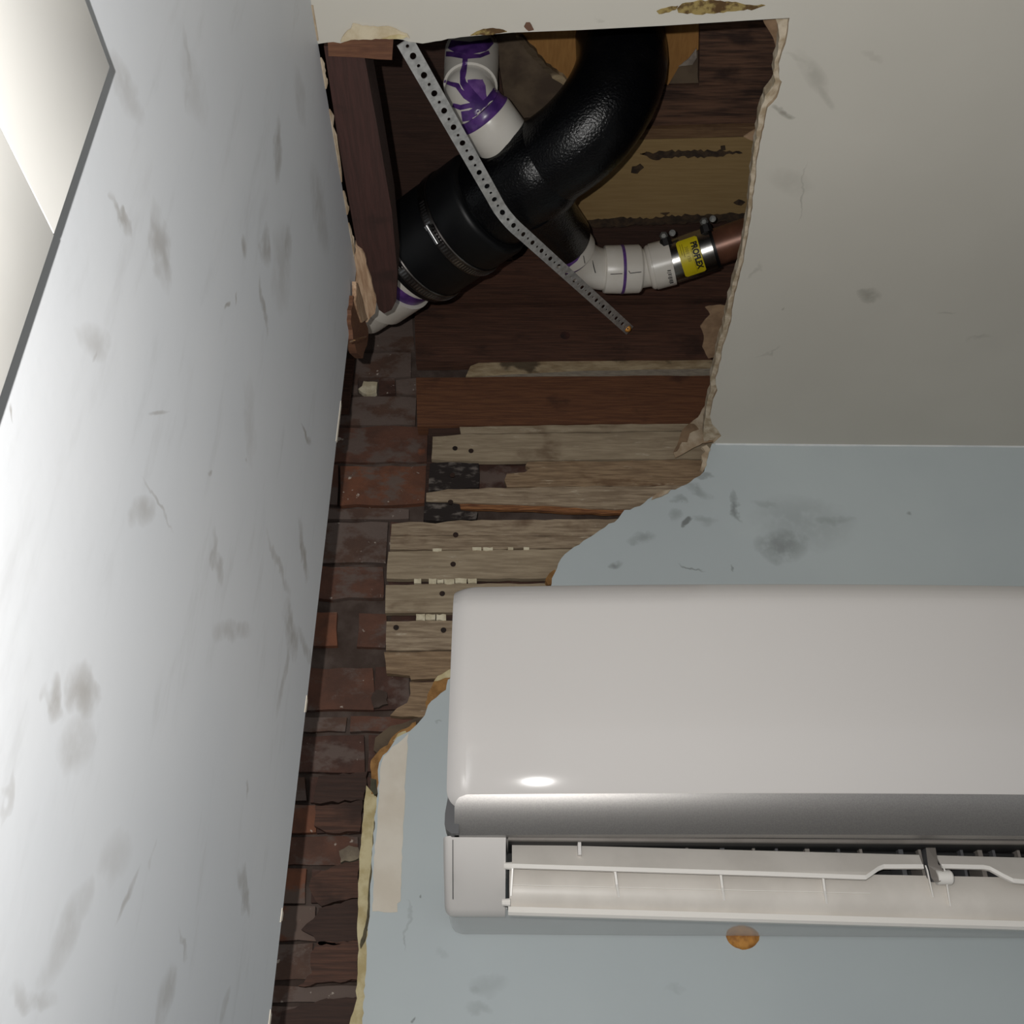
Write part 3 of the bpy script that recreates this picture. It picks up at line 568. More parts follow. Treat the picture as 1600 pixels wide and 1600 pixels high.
# runs of primer down the hub and bend: thin films lying on the plastic surface
from mathutils.bvhtree import BVHTree
def surface(obs):
    V, T = [], []
    for o in obs:
        off = wloc(o); b = len(V); V += [v.co+off for v in o.data.vertices]; T += [tuple(i+b for i in p.vertices) for p in o.data.polygons]
    return BVHTree.FromPolygons(V, T)
def film(name, line, mat, parent, bvh, lift=.0005, n=5, sub=4):
    """line: (x, y, half width) in photograph pixels, laid on the surface that pixel shows"""
    L_ = []
    for a, b in zip(line[:-1], line[1:]):
        for k_ in range(sub): t = k_/sub; L_.append(tuple(a[i]+(b[i]-a[i])*t for i in range(3)))
    L_.append(line[-1]); vv, ff = [], []; ok = []
    for i, (x, y, hw) in enumerate(L_):
        p, q = L_[max(i-1, 0)], L_[min(i+1, len(L_)-1)]
        dx, dy = q[0]-p[0], q[1]-p[1]; dl = math.hypot(dx, dy) or 1; nx_, ny_ = -dy/dl, dx/dl
        for k_ in range(n):
            o_ = hw*(2*k_/(n-1)-1); d = ray(x+nx_*o_, y+ny_*o_).normalized()
            loc, nor, _, _ = bvh.ray_cast(CAM, d)
            ok.append(loc is not None)
            if loc is None: loc = CAM; nor = Vector((0, 0, 1))
            if nor.dot(d) > 0: nor = -nor
            vv.append(loc+nor*lift)
    for i in range(len(L_)-1):
        for k_ in range(n-1):
            f_ = (i*n+k_, i*n+k_+1, (i+1)*n+k_+1, (i+1)*n+k_)
            if all(ok[z] for z in f_) and max((vv[f_[0]]-vv[z]).length for z in f_) < .012: ff.append(f_)
    used_ = sorted({z for f_ in ff for z in f_}); mp_ = {z: i for i, z in enumerate(used_)}
    return mk(name, [vv[z] for z in used_], [tuple(mp_[z] for z in f_) for f_ in ff], mat, parent, smooth=60)
bv = surface([hub_o, bend_o, col_o])
M_PURL = plain('thin_purple_primer', S(128, 92, 158), S(96, 62, 130), 70, rough=.3)
film('primer_run', [(727, 92, 4), (726, 104, 4), (724, 113, 5), (723, 122, 4), (724, 130, 5), (730, 138, 6), (738, 148, 6), (748, 160, 7), (752, 172, 9)], M_PURP, el, bv)
film('primer_run', [(731, 130, 5), (742, 129, 5), (753, 130, 5)], M_PURL, el, bv, .0004)
film('primer_run', [(744, 127, 10), (747, 138, 12), (751, 150, 9), (755, 164, 8), (757, 178, 5)], M_PURL, el, bv, .00045)
film('primer_run', [(694, 127, 3), (704, 131, 3), (715, 134, 4), (719, 141, 3), (728, 150, 5), (740, 157, 6), (752, 166, 8)], M_PURP, el, bv, .0006)
film('primer_run', [(708, 164, 3), (720, 168, 4), (734, 165, 4), (748, 164, 6)], M_PURP, el, bv, .0006)
film('primer_run', [(722, 182, 8), (736, 180, 8), (752, 172, 9), (766, 158, 8), (774, 144, 6), (776, 134, 4)], M_PURP, el, bv, .0007)
film('primer_run', [(690, 84, 4), (705, 85, 4), (727, 89, 4), (750, 88, 3), (764, 82, 3)], M_PURP, el, bv, .0006)
film('primer_run', [(694, 66, 5), (712, 73, 9), (734, 76, 10), (756, 72, 9), (768, 64, 5)], M_PURP, el, bv, .0006)

# ------------------------------------------------------------------ lower right white elbow and short hub
zp = H+.184
G = [aZ(x, y, z) for x, y, z in [(880, 375, H+.178), (893, 392, H+.181), (912, 410, zp), (935, 420, zp+.002), (962, 421, zp+.004), (1000, 420, zp+.006), (1024, 416, zp+.008), (1052, 408, zp+.010)]]
rp = rpx(G[4], 30)
dr = tag(empty('pvc_drain_elbow', G[3]+Vector((0, 0, -.03))), 'white plastic drain elbow with purple joint rings and black pencil marks', 'pipe elbow')
tube('bend', catmull(G[1:6], 6), rp*1.06, M_PVC, dr, 40)
lathe('inlet_collar', G[0].lerp(G[1], -.1), G[1].lerp(G[2], .12), [(0, rp*1.05), (.0, rp*1.26), (.94, rp*1.26), (1, rp*1.2)], M_PVC, dr, 40)
dv = (G[2]-G[1]).normalized(); mcol = G[1].lerp(G[2], .12)
lathe('primer_ring', mcol, mcol+dv*.004, [(0, rp*1.2), (0, rp*1.24), (.6, rp*1.2), (1, rp*1.1)], M_PURP, dr, 40)
ax = (G[5]-G[4]).normalized(); s0 = aZ(942, 421, zp+.003); s1 = aZ(970, 421, zp+.004); s2 = aZ(1000, 420, zp+.006)
lathe('outlet_collar', s0, s1, [(0, rp*1.06), (.06, rp*1.20), (.12, rp*1.22), (1, rp*1.24)], M_PVC, dr, 40)
lathe('primer_ring', s1-ax*.001, s1+ax*.0028, [(0, rp*1.2), (0, rp*1.262), (1, rp*1.262), (1, rp*1.2)], M_PURP, dr, 40)
lathe('bushing_hub', s1+ax*.002, s2, [(0, rp*1.24), (.9, rp*1.24), (1, rp*1.17)], M_PVC, dr, 40)
lathe('neck', s2, aZ(1022, 417, zp+.008), [(0, rp*1.0), (.6, rp*.98), (1, rp*1.0)], M_PVC, dr, 40)
t0 = aZ(1012, 419, zp+.007); t1 = aZ(1050, 409, zp+.010)
lathe('spigot_hub', t0, t1, [(0, rp*1.0), (.04, rp*1.10), (.12, rp*1.16), (.2, rp*1.16), (.22, rp*1.2), (1, rp*1.2)], M_PVC, dr, 40)
M_INK = plain('black_marker', S(16, 16, 18), None, 10, rough=.6)
def facing(c, a):
    t = (CAM-c); t = (t-a*t.dot(a)).normalized(); s = t.cross(a).normalized()
    if s.dot(UP) > 0: s = -s
    return t, s                          # towards the camera, and image-down
def on_cyl(c, a, r, v, th):
    t, s = facing(c, a); return c+a*v+(t*math.cos(th)+s*math.sin(th))*r
def inkline(c, a, r, pts, wdt, parent, name='ink_mark'):
    P3 = [on_cyl(c, a, r+.0004, v, th) for v, th in pts]
    return tube(name, P3, wdt, M_INK, parent, 6)
bv2 = surface([o for o in dr.children if o.name.split('.')[0] in ('bend', 'inlet_collar')])
film('primer_ring', [(908, 381, 3), (906, 393, 3.5), (899, 405, 3.5), (888, 414, 3), (880, 419, 2)], M_PURP, dr, bv2, .0005)
inkline(s1, ax, rp*1.24, [(-.018, .18), (-.003, .17)], .0005, dr)
inkline(s1, ax, rp*1.25, [(.005, .06), (.007, .16), (.021, .12)], .0005, dr)
dA = (G[1]-G[0]).normalized()
inkline(G[1], dA, rp*1.26, [(-.012, -.25), (-.001, -.12)], .0005, dr)
inkline(G[2], (G[3]-G[1]).normalized(), rp*1.07, [(-.010, -.30), (-.002, -.05), (.004, .1)], .0006, dr)
# small printed block on the hub: a few ink bars
axh = (t1-t0).normalized()
for i in range(9):
    v = (t1-t0).length*.80; th = .32+i*.085
    inkline(t0, axh, rp*1.2, [(v-.0022-.001*(i % 3 == 1), th), (v+.0022, th+.02)], .00045 if i % 2 else .0007, dr)

# ------------------------------------------------------------------ banded coupling with the yellow label
k0 = aZ(1046, 411, zp+.010); k1 = aZ(1122, 385, zp+.016)
ka = (k1-k0).normalized(); KL = (k1-k0).length
rk = rpx(k0.lerp(k1, .5), 34)
cpl = tag(empty('banded_coupling', k0.lerp(k1, .5)+Vector((0, 0, -rk))), 'shielded pipe coupling with steel sleeve, two bolts and yellow label', 'pipe coupling')
lathe('rubber_sleeve', k0, k0.lerp(k1, .96), [(0, rk*.88), (0, rk*.95), (1, rk*.95), (1, rk*.88)], M_RUBBER, cpl, 48)
k = NT('bright_steel_sleeve'); k.color(S(176, 174, 170)); k.props(.26, 1.0); k.bump(k.noise(200, (1, 1, 1), 1), .04, .0003); M_SLV = k.m
lathe('steel_sleeve', k0.lerp(k1, .06), k0.lerp(k1, .90), [(0, rk*.96), (.0, rk), (.28, rk), (.29, rk*1.012), (.72, rk*1.012), (.73, rk), (1, rk), (1, rk*.96)], M_SLV, cpl, 56, 20)
lc = k0.lerp(k1, .5)
lv0, lv1, lt0, lt1 = -.0165, .0105, -.86, .98
M_YEL = plain('yellow_label', S(206, 188, 24), S(196, 178, 20), 20, rough=.45)
vv, ff = [], []
NS = 20
for i in range(NS+1):
    th = lt0+(lt1-lt0)*i/NS; e = .0025 if i in (0, NS) else 0
    vv += [on_cyl(lc, ka, rk*1.012+.0005, lv0+e, th), on_cyl(lc, ka, rk*1.012+.0005, lv1-e, th)]
for i in range(NS): ff.append((2*i, 2*i+1, 2*i+3, 2*i+2))
lab = mk('label_plate', vv, ff, M_YEL, cpl, smooth=60)
def text_on(body, size, v, th, mat, parent, rad, bold=0.0, sq=1.0):
    cu = bpy.data.curves.new('lettering', 'FONT'); cu.body = body; cu.size = size; cu.offset = bold; cu.resolution_u = 3
    ob = bpy.data.objects.new('lettering', cu); COL.objects.link(ob)
    bpy.context.view_layer.update()
    me = bpy.data.meshes.new_from_object(ob.evaluated_get(bpy.context.evaluated_depsgraph_get()))
    vs2 = [on_cyl(lc, ka, rad, v+q.co.y, th+q.co.x*sq/rad) for q in me.vertices]; fs2 = [tuple(f.vertices) for f in me.polygons]
    bpy.data.objects.remove(ob, do_unlink=True); bpy.data.curves.remove(cu); bpy.data.meshes.remove(me)
    return mk('lettering', vs2, fs2, mat, parent)
rt_ = rk*1.012+.0011
text_on('PROFLEX', .0105, .0012, -.56, M_INK, lab, rt_, .00055, .84)
M_INK2 = plain('faded_print', S(112, 98, 20), None, 10, rough=.6)
text_on('3001 150', .0056, -.0072, -.46, M_INK2, lab, rt_, 0.0, .95)
inkl = [on_cyl(lc, ka, rt_, -.0004, -.3+i*.1) for i in range(12)]
tube('underline', inkl, .0002, M_INK2, lab, 6)
for i, v in enumerate((-.0125, -.0098)):
    tube('fine_print', [on_cyl(lc, ka, rt_, v, -.62+j*.1) for j in range(6+i)], .0003, M_INK2, lab, 6)
# clamp bolts standing on the upper side
for (x, y, v) in ((1047, 369, -.034), (1097, 352, .018)):
    th = -1.25; b0 = on_cyl(lc, ka, rk*.95, v+.006, th); t_, s_ = facing(lc, ka)
    outd = (t_*math.cos(-1.05)+s_*math.sin(-1.05)).normalized()
    hous = lathe('clamp_lug', on_cyl(lc, ka, rk*.9, v+.006, -.95), on_cyl(lc, ka, rk*1.22, v+.006, -1.2), [(0, .0085), (.8, .0075), (1, .006)], plain('dark_clamp_steel', S(60, 58, 58), None, 30, rough=.4, metal=.8), cpl, 8, 20)
    bb = on_cyl(lc, ka, rk*1.30, v+.006, -1.25)
    tube('bolt_head', [bb, bb+t_*.006, bb+t_*.0085], [.0056, .0056, .003], M_BOLT, cpl, 6, True, 20)
    nb = bb+ka*.011-s_*.0-t_*.002
    tube('bolt_collar', [nb, nb+t_*.005], [.0046, .004], M_BOLT, cpl, 14, True, 20)
# copper-brown pipe beyond the coupling
z0_ = k0.lerp(k1, .9); z1_ = k0+ka*(KL*3.2)
cop = tube('copper_pipe', [z0_, z1_], rk*.84, plain('tarnished_copper', S(118, 78, 60), S(92, 60, 47), 25, (1, 1, 1), rough=.38, metal=.3), None, 40)
tag(cop, 'tarnished copper drain pipe running right into the ceiling void', 'pipe')

# ------------------------------------------------------------------ perforated hanger strap
S0 = aZ(632, 64, H+.0055); S1 = aZ(700, 188, H+.030); S2 = aZ(782, 328, H+.070); S3 = aY(950, 489, D+.0165); S4 = aY(988, 520, D+.0185)
SM = aZ(800, 350, H+.072); SN = aZ(880, 424, H+.106)
spath = [S0.lerp(S2, t/10) for t in range(0, 10)]+[S2, SM]+[SM.lerp(S4, t/12) for t in range(1, 13)]
# resample by arc length
def resample(P, step):
    out = [P[0]]; acc = 0.0
    for a, b in zip(P[:-1], P[1:]):
        L_ = (b-a).length; d_ = step-acc
        while d_ <= L_: out.append(a.lerp(b, d_/L_)); d_ += step
        acc = L_-(d_-step)
    return out
cells = resample(catmull(spath, 4), .0122)
SW = .0073
strap = tag(empty('hanger_strap', S0), 'perforated steel hanger strap slung under the black drain pipe', 'strap')
vv, ff = [], []
def cross_dir(i):
    t = (cells[min(i+1, len(cells)-1)]-cells[max(i-1, 0)]).normalized()
    vd = (CAM-cells[i]).normalized(); f_ = i/len(cells)
    n_ = vd
    c_ = t.cross(n_).normalized()
    if c_.dot(RT) < 0: c_ = -c_
    return c_, t
NSEG = 16
for i in range(len(cells)-1):
    a, b = cells[i], cells[i+1]; ca, ta = cross_dir(i); cb, tb = cross_dir(i+1)
    hr = .0028 if i % 2 == 1 else .0015
    mid = (a+b)/2; cm = (ca+cb).normalized(); tm = (b-a).normalized(); hl = (b-a).length/2
    base = len(vv); ring_o = []
    for q in range(NSEG):
        an = 2*math.pi*q/NSEG; x_, y_ = math.cos(an), math.sin(an)
        s_ = 1/max(abs(x_), abs(y_)); u_, v_ = x_*s_, y_*s_
        e = (ca*SW if v_ < 0 else cb*SW)
        base_pt = a.lerp(b, (v_+1)/2); cc = ca.lerp(cb, (v_+1)/2)
        ring_o.append(base_pt+cc*SW*u_)
    vv += ring_o
    for q in range(NSEG):
        an = 2*math.pi*q/NSEG; vv.append(mid+(cm*math.cos(an)+tm*math.sin(an)*1.45)*hr)
    for q in range(NSEG):
        q2 = (q+1) % NSEG; ff.append((base+q, base+q2, base+NSEG+q2, base+NSEG+q))
k = NT('galvanized_strap'); n = k.noise(140, (1, 1, 1), 3); k.color(k.mix(k.ramp(n, .35, .65), S(224, 224, 222), S(196, 196, 194))); k.props(.42, .6); M_GALV = k.m
ob = mk('strip', vv, ff, M_GALV, strap)
bm = bmesh.new(); bm.from_mesh(ob.data); bmesh.ops.remove_doubles(bm, verts=bm.verts[:], dist=1e-5); bmesh.ops.recalc_face_normals(bm, faces=bm.faces[:]); bm.to_mesh(ob.data); bm.free()
so = ob.modifiers.new('thickness', 'SOLIDIFY'); so.thickness = .0009; so.offset = 0
M_BRASS = plain('yellow_zinc_screw', S(190, 140, 60), S(160, 110, 50), 60, rough=.35, metal=.9)
sp = cells[-2].lerp(cells[-1], .3); sv = (CAM-sp).normalized()
scn = tube('screw', [sp+sv*.0042, sp+sv*.0035, sp+sv*.0012, sp+sv*.0008, sp-sv*.010], [.0020, .0046, .0052, .0024, .002], M_BRASS, strap, 20)
tube('drive_recess', [sp+sv*.0045, sp+sv*.003], [.0017, .0017], M_NAIL, scn, 4, True, 10)

# ------------------------------------------------------------------ wall-mounted air conditioner
k = NT('white_abs_gloss'); n = k.noise(3); k.color(k.mix(n, S(212, 208, 205), S(208, 204, 201))); k.props(.055, 0, .45); M_ACW = k.m
M_ACM = plain('white_abs_satin', S(222, 218, 214), S(214, 210, 206), 5, rough=.38, spec=.45)
k = NT('silver_lacquer'); n = k.noise(900, detail=1); k.color(k.mix(k.ramp(n, .3, .7), S(172, 169, 166), S(162, 159, 157))); k.props(.42, .8); M_SILV = k.m
M_ACS = plain('white_abs_shell', S(214, 214, 212), S(208, 208, 206), 5, rough=.09, spec=.5)
M_GREYP = plain('dark_grey_plastic', S(84, 84, 86), S(76, 76, 78), 10, rough=.45)
M_MIDG = plain('mid_grey_plastic', S(128, 122, 116), S(116, 110, 104), 20, rough=.5)
M_BLK = plain('black_interior', S(20, 20, 20), S(30, 30, 30), 20, rough=.7)
YF = D-.215
xl = aY(699, 1150, YF).x; xr = xl+.86; xc = (xl+xr)/2
zt = aY(760, 911, YF+.006).z; zpb = aY(760, 1262, YF+.019).z; zs = aY(760, 1245, YF+.0155).z
z0p = aY(760, 1100, YF).z; KP = 2.13
bow = lambda x: .013*((x-xc)/(.43))**2-.0
bow0 = bow(xl+.03)
acu = tag(empty('air_conditioner', (xc, D, aY(760, 1457, D-.02).z)), 'white wall-mounted air conditioner indoor unit with silver strip and open louver', 'air conditioner')
# front panel
def er(d, r): d = max(0.0, min(d, r)); return r-math.sqrt(max(0, r*r-(r-d)**2))
nz, nx = 44, 60
zs_l = [zpb+(zt-zpb)*(1-(1-i/nz)**1.0) for i in range(nz+1)]
zs_l = sorted(set(zs_l+[zt-.0005, zt-.0015, zt-.003, zt-.006, zt-.010, zt-.015, zt-.02, zpb+.001, zpb+.003, zpb+.006, zpb+.009, zpb+.012]))
vv, ff = [], []
def fx(i): t = i/nx; return (t**2.2)
lean = aY(712, 915, YF).x-aY(699, 1150, YF).x
for z in zs_l:
    rtp, rbt = .008, .016
    inset = 0.0
    if z > zt-rtp: d_ = z-(zt-rtp); inset = rtp-math.sqrt(max(0, rtp*rtp-d_*d_))
    if z < zpb+rbt: d_ = (zpb+rbt)-z; inset = rbt-math.sqrt(max(0, rbt*rbt-d_*d_))
    for i in range(nx+1):
        xx0 = xl+inset; x_ = xx0+(xr-xx0)*fx(i)
        y_ = YF+bow(x_)-bow0
        dl = x_-xx0; dt = zt-z
        y_ += max(0, .007*(1-dl/.014))**2/.007 if dl < .014 else 0
        y_ += max(0, .014*(1-dt/.030))**2/.014 if dt < .030 else 0
        y_ += KP*max(0, z0p-z)**2          # the lower part curls back
        vv.append(Vector((x_, y_, z)))
W_ = nx+1
for j in range(len(zs_l)-1):
    for i in range(nx): ff.append((j*W_+i, j*W_+i+1, (j+1)*W_+i+1, (j+1)*W_+i))
# return edge towards the wall, left, top and bottom
def rim(idx, dv):
    b = len(vv)
    for q in idx: vv.append(vv[q]+dv)
    for q in range(len(idx)-1): ff.append((idx[q], idx[q+1], b+q+1, b+q))
rim([j*W_ for j in range(len(zs_l))], Vector((.0, .03, 0)))
rim([(len(zs_l)-1)*W_+i for i in range(W_)], Vector((0, .03, 0)))
rim([i for i in range(W_)], Vector((0, .02, 0)))
rim([j*W_+nx for j in range(len(zs_l))], Vector((0, .03, 0)))
mk('front_panel', vv, ff, M_ACW, acu, smooth=50)
# silver strip: convex band under the panel
xs0 = aY(708, 1280, YF).x
zs2 = aY(760, 1243, YF+.0145).z; SL0 = 2*KP*(z0p-zs2); YS = YF+KP*(z0p-zs2)**2-.0016
zb = aY(760, 1309, YF+.038).z
vv, ff = [], []; nr = 14; nxs = 40
for j in range(nr+1):
    t = j/nr; z = zs2+(zb-zs2)*t
    rc = .010; d_ = zs2-z
    ins = rc-math.sqrt(max(0, rc*rc-(rc-d_)**2)) if d_ < rc else 0
    for i in range(nxs+1):
        a_ = xs0+ins; x_ = a_+(xr-a_)*fx(i*nx/nxs)
        vv.append(Vector((x_, YS+bow(x_)-bow0+SL0*(zs2-z)+9.5*(zs2-z)**2, z)))
W2 = nxs+1
for j in range(nr):
    for i in range(nxs): ff.append((j*W2+i, j*W2+i+1, (j+1)*W2+i+1, (j+1)*W2+i))
def rim2(idx, dv):
    b = len(vv)
    for q in idx: vv.append(vv[q]+dv)
    for q in range(len(idx)-1): ff.append((idx[q], idx[q+1], b+q+1, b+q))
rim2([j*W2 for j in range(nr+1)], Vector((0, .008, 0))); rim2(list(range(W2)), Vector((0, .006, 0))); rim2([nr*W2+i for i in range(W2)], Vector((0, .012, 0)))
mk('silver_strip', vv, ff, M_SILV, acu, smooth=40)
# dark end piece left of the strip
xe = aY(693, 1290, YF+.01).x
slab('strip_end', [Vector((x, YF+.024, z)) for x, z in [(xe+.002, zs+.002), (xe, zs-.012), (xe, zb+.008), (xe+.002, zb+.003), (xe+.006, zb), (xs0+.004, zb), (xs0+.004, zs)]], (0, .03, 0), M_GREYP, acu)
# housing behind the panel
zbot = aY(760, 1457, D-.012).z
box('housing', (xl+.004, YF+.034, zb+.002), (xr-.004, D, zt-.008), M_ACM, acu, .004)
zmid = aY(740, 1429, D-.115).z
x790 = aY(790, 1360, YF+.03).x
def end_cap(x0, x1, name):
    prof = [(YF+.036, zb+.001), (YF+.040, zb-.004), (YF+.058, (zb+zmid)/2+.003), (D-.120, zmid+.004), (D-.114, zmid), (D-.106, zmid-.0005), (D-.104, zb+.001)]
    bm = bmesh.new(); A = [bm.verts.new((x0, y, z)) for y, z in prof]; B = [bm.verts.new((x1, y, z)) for y, z in prof]
    bm.faces.new(A); bm.faces.new(list(reversed(B)))
    for i in range(len(prof)): bm.faces.new((A[i], B[i], B[(i+1) % len(prof)], A[(i+1) % len(prof)]))
    bmesh.ops.recalc_face_normals(bm, faces=bm.faces[:])
    es = [e for e in bm.edges if (e.verts[0] in A and e.verts[1] in A and max(e.verts[0].co.y, e.verts[1].co.y) < D-.105)]
    bmesh.ops.bevel(bm, geom=es, offset=.008, segments=4, affect='EDGES', profile=.5)
    bm.verts.index_update(); vs_ = [v.co.copy() for v in bm.verts]; fs = [tuple(v.index for v in f.verts) for f in bm.faces]; bm.free()
    return mk(name, vs_, fs, M_ACM, acu, smooth=40)
xe2 = aY(690, 1370, YF+.04).x
end_cap(xe2, x790, 'end_cap'); end_cap(xr+.004, xr-.09, 'end_cap')
slab('cap_seam', [Vector((aY(x, y, YF+.0265).x, Y_, aY(x, y, Y_).z)) for x, y, Y_ in []] or [aY(707, 1312, YF+.037), aY(708.2, 1312, YF+.037), aY(708.2, 1404, YF+.076), aY(707, 1404, YF+.076)], (0, .004, 0), M_GREYP, acu)
# rounded lower back shell of the unit
bl = aY(700, 1440, D-.05).x
vv, ff = [], []
prof = []
z_hi = zmid+.012
for t in range(0, 9):
    a_ = t/8; prof.append((D-.112+.020*a_+.072*a_**2*1.0, z_hi-.006-(z_hi-.006-zbot)*math.sin(a_*math.pi/2)))
prof.append((D-.002, zbot))
prof = [(D-.112, z_hi)]+prof
xsx = [bl, bl+.0015, bl+.005, bl+.012, bl+.03]+[bl+.03+(xr-bl-.03)*t/12 for t in range(1, 13)]
for i, x_ in enumerate(xsx):
    sh = max(0, .012-(x_-bl))
    lift = .012-math.sqrt(max(0, .012**2-sh**2))
    for (y_, z_) in prof: vv.append(Vector((x_, y_, min(z_hi, z_+lift*(1 if z_ < z_hi-.004 else 0)))))
np_ = len(prof)
for i in range(len(xsx)-1):
    for j in range(np_-1): ff.append((i*np_+j, i*np_+j+1, (i+1)*np_+j+1, (i+1)*np_+j))
b_ = len(vv); vv.append(Vector((bl, D-.002, z_hi))); ff.append(tuple(range(np_))+(b_,))
mk('lower_shell', vv, ff, M_ACS, acu, smooth=50)
# outlet recess
box('outlet_recess', (x790+.002, YF+.090, zmid+.004), (xr-.092, YF+.100, zb+.001), M_BLK, acu)
box('outlet_roof', (x790+.002, YF+.039, zb-.0012), (xr-.092, YF+.090, zb+.0015), M_BLK, acu)
box('outlet_lip', (x790+.002, YF+.0365, zb-.0022), (xr-.092, YF+.041, zb+.0005), M_MIDG, acu)
for i, x in enumerate([826, 868, 914, 962, 1010, 1068, 1122, 1170, 1205, 1252, 1300, 1334, 1395, 1424, 1488, 1516, 1537, 1575, 1597, 1625, 1650]):
    p = aY(x, 1326, YF+.081); ww = .0012 if i % 3 else .002
    box('grille_fin', (p.x-ww, YF+.063, zmid+.012), (p.x+ww, YF+.089, zb-.0015), M_MIDG if i % 2 else M_GREYP, acu)
p = aY(905, 1318, YF+.05); box('grille_fin', (p.x-.0014, YF+.046, zb-.012), (p.x+.0014, YF+.056, zb-.001), M_ACM, acu)
tube('grille_rod', [aY(800, 1324, YF+.071), aY(1700, 1338, YF+.071)], .0016, M_BLK, acu, 8)
# louver: upper vane, main vane, ribs, lips
lou = empty('louver', (0, 0, 0)); lou.parent = acu; lou.location = aY(800, 1380, YF+.045)-wloc(acu)
M_VANE = plain('white_vane_plastic', S(214, 208, 200), S(204, 198, 190), 20, rough=.42)
M_LIP = plain('white_vane_edge', S(232, 228, 222), None, 10, rough=.3)
ya, yb = YF+0.0590, YF+0.0470
topA = lambda x: 1319+(x-800)*.0265
lipA = lambda x: 1351+(x-800)*.0310
def vaneA(x0, x1, low, name='upper_vane'):
    pts = [(x0, topA(x0)), (x1, topA(x1))]+list(reversed(low))
    def pl(x, y): t = (y-topA(x))/33; return aY(x, y, ya+(yb-ya)*min(1, t))
    o = slab(name, [pl(x, y) for x, y in pts], (0, .0016, .0006), M_VANE, lou)
    vv, ff = [], []
    for (x, y) in low:
        q = pl(x, y); vv += [q+Vector((0, -.0012, .0006)), q+Vector((0, -.0012, -.0030)), q+Vector((0, .0025, -.0030)), q+Vector((0, .0025, .0006))]
    for i in range(len(low)-1):
        for e in range(4): ff.append((i*4+e, i*4+(e+1) % 4, (i+1)*4+(e+1) % 4, (i+1)*4+e))
    ff += [(0, 1, 2, 3), tuple(len(vv)-4+e for e in range(4))]
    mk('vane_lip', vv, ff, M_LIP, o)
lowL = [(800, lipA(800)), (1000, lipA(1000)), (1200, lipA(1200)), (1352, 1369), (1362, 1362), (1372, 1355), (1380, 1352), (1442, 1352)]
vaneA(800, 1436, lowL)
lowR = [(1470, 1351.5), (1536, 1353), (1546, 1355), (1566, 1366), (1582, 1374), (1600, 1376), (1800, 1382), (1990, 1388)]
vaneA(1462, 1990, lowR)
yc, yd = YF+0.0630, YF+0.0650
def pb(x, t, dy=0): # main vane, t 0 top .. 1 bottom
    y0 = 1355+(x-800)*.0205; y1 = 1419+(x-795)*.0285
    return aY(x, y0+(y1-y0)*t, yc+(yd-yc)*t-.006*math.sin(t*math.pi)+dy)
vv, ff = [], []; XS = [796, 900, 1100, 1300, 1500, 1700, 1990]
for x in XS:
    for j in range(7): vv.append(pb(x, j/6))
for i in range(len(XS)-1):
    for j in range(6): ff.append((i*7+j, (i+1)*7+j, (i+1)*7+j+1, i*7+j+1))
n0 = len(vv); vv += [v+Vector((0, .002, 0)) for v in vv[:n0]]; ff += [tuple(q+n0 for q in reversed(f)) for f in ff[:]]
mk('main_vane', vv, ff, M_VANE, lou, smooth=40)
vv, ff = [], []
for x in (794, 1990):
    q = pb(x, 1.0); vv += [q+Vector((0, -.005, .0005)), q+Vector((0, -.0056, -.0042)), q+Vector((0, -.003, -.0062)), q+Vector((0, .003, -.0062)), q+Vector((0, .003, .0005))]
for e in range(5): ff.append((e, (e+1) % 5, 5+(e+1) % 5, 5+e))
ff += [tuple(range(5)), tuple(range(5, 10))]
mk('vane_lip', vv, ff, M_LIP, lou)
vv = [pb(797, .42, -.0015), pb(1360, .42, -.0015), pb(1360, .435, -.0015), pb(797, .435, -.0015)]
slab('vane_ridge', vv, (0, .001, 0), M_LIP, lou)
for x in (963, 1128, 1288):
    y0 = lipA(x)+2
    slab('rib', [aY(x-4, y0, yb+.001), aY(x-1, y0+24, YF+0.0510), aY(x+2, y0+44, YF+0.0585), aY(x-2, y0+30, YF+0.0630), aY(x-5, y0+4, YF+0.0630)], (.0020, 0, 0), M_LIP, lou)
slab('rib', [aY(800, lipA(800)+1, yb), aY(797, 1400, YF+0.0530), aY(796, 1400, YF+0.0630), aY(800, 1356, YF+0.0630)], (.0014, 0, 0), M_LIP, lou)
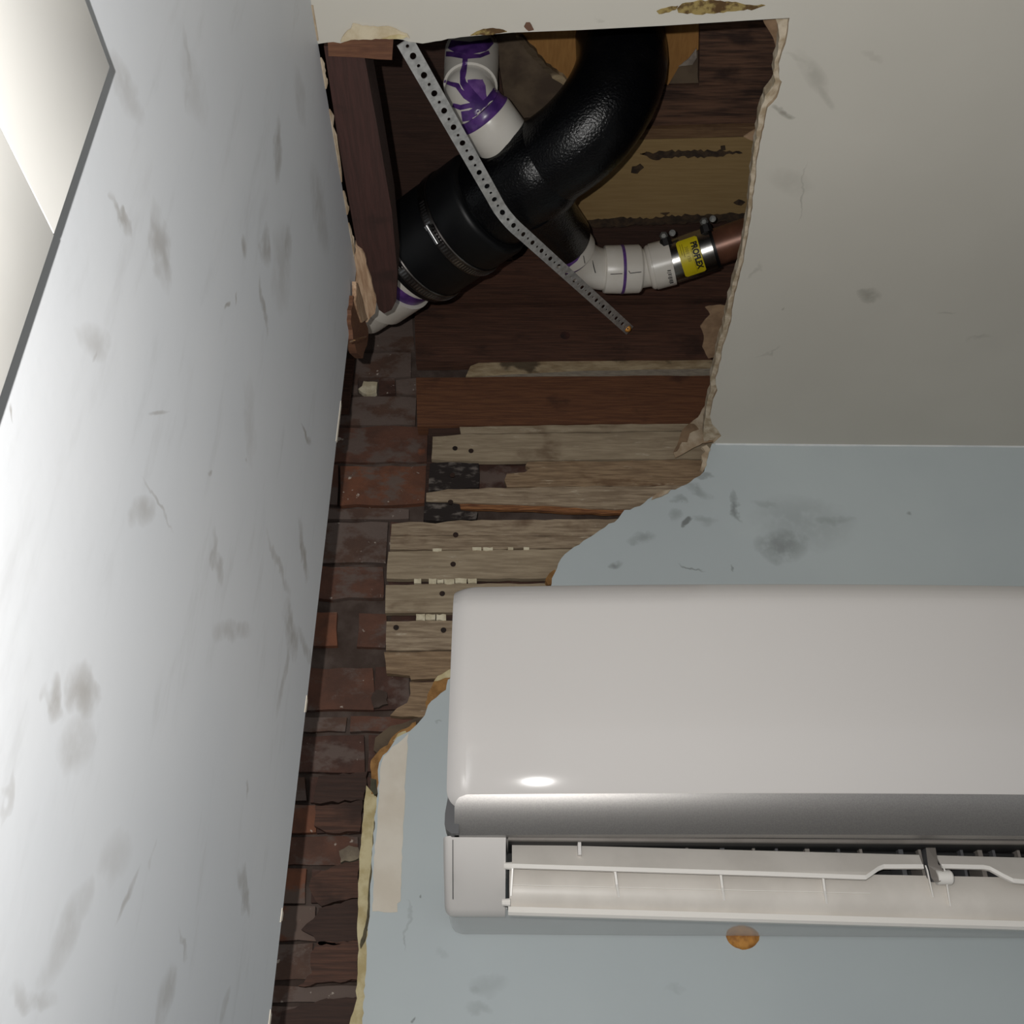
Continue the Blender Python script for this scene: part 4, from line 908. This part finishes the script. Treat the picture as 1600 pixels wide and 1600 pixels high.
for (x, y) in ((793, 1353), (790, 1410)):
    p = aY(x, y, YF+0.0530); tube('hinge_pin', [p+Vector((-.003, 0, 0)), p+Vector((.004, 0, 0))], [.0028, .0034], M_LIP, lou, 10)
for x0_, tt in ((1447, 30), (1474, 44)):
    slab('bracket', [aY(x0_-2, 1352, yb), aY(x0_+1, 1360, yb), aY(x0_+10, 1372+tt, YF+0.0550), aY(x0_+8, 1372+tt, YF+0.0630), aY(x0_-2, 1356, YF+0.0630)], (.0012, 0, 0), M_LIP, lou)
p = aY(1477, 1371, YF+0.0510); tube('pivot', [p+Vector((-.008, 0, 0)), p+Vector((.004, 0, 0)), p+Vector((.0055, 0, 0))], [.0062, .0062, .005], M_LIP, lou, 24)
# grey drive arm
slab('drive_arm', [aY(x, y, Y_) for x, y, Y_ in [(1446, 1320, YF+0.0590), (1461, 1320, YF+0.0590), (1466, 1350, YF+0.0490), (1474, 1360, YF+0.0460), (1474, 1370, YF+0.0460), (1469, 1378, YF+0.0460), (1460, 1378, YF+0.0460), (1455, 1371, YF+0.0470), (1450, 1352, YF+0.0510)]], (.0, .010, .002), [M_MIDG, M_GREYP], acu)

# round plug of orange foam in the wall under the unit
p = aY(1160, 1459, D)
vv, ff = [], []; rr = random.Random(2); NP = 30
for ring, (rad_, hh) in enumerate(((.0168, 0), (.0160, .0016), (.011, .0032), (.004, .0026))):
    for q in range(NP):
        an = 2*math.pi*q/NP; r_ = rad_*(1+rr.uniform(-.03, .03)); vv.append(p+Vector((math.cos(an)*r_, -hh*(1+rr.uniform(-.3, .3)), math.sin(an)*r_*.86)))
for g in range(3):
    for q in range(NP): ff.append((g*NP+q, g*NP+(q+1) % NP, (g+1)*NP+(q+1) % NP, (g+1)*NP+q))
ff.append(tuple(range(3*NP, 4*NP))); ff.append(tuple(reversed(range(NP))))
pl_ = mk('wall_plug', vv, ff, plain('orange_filler', S(196, 138, 62), S(150, 98, 42), 120, rough=.7, bump=.5), None, smooth=60)
tag(pl_, 'round orange-brown filler plug on the wall under the air conditioner', 'plug')
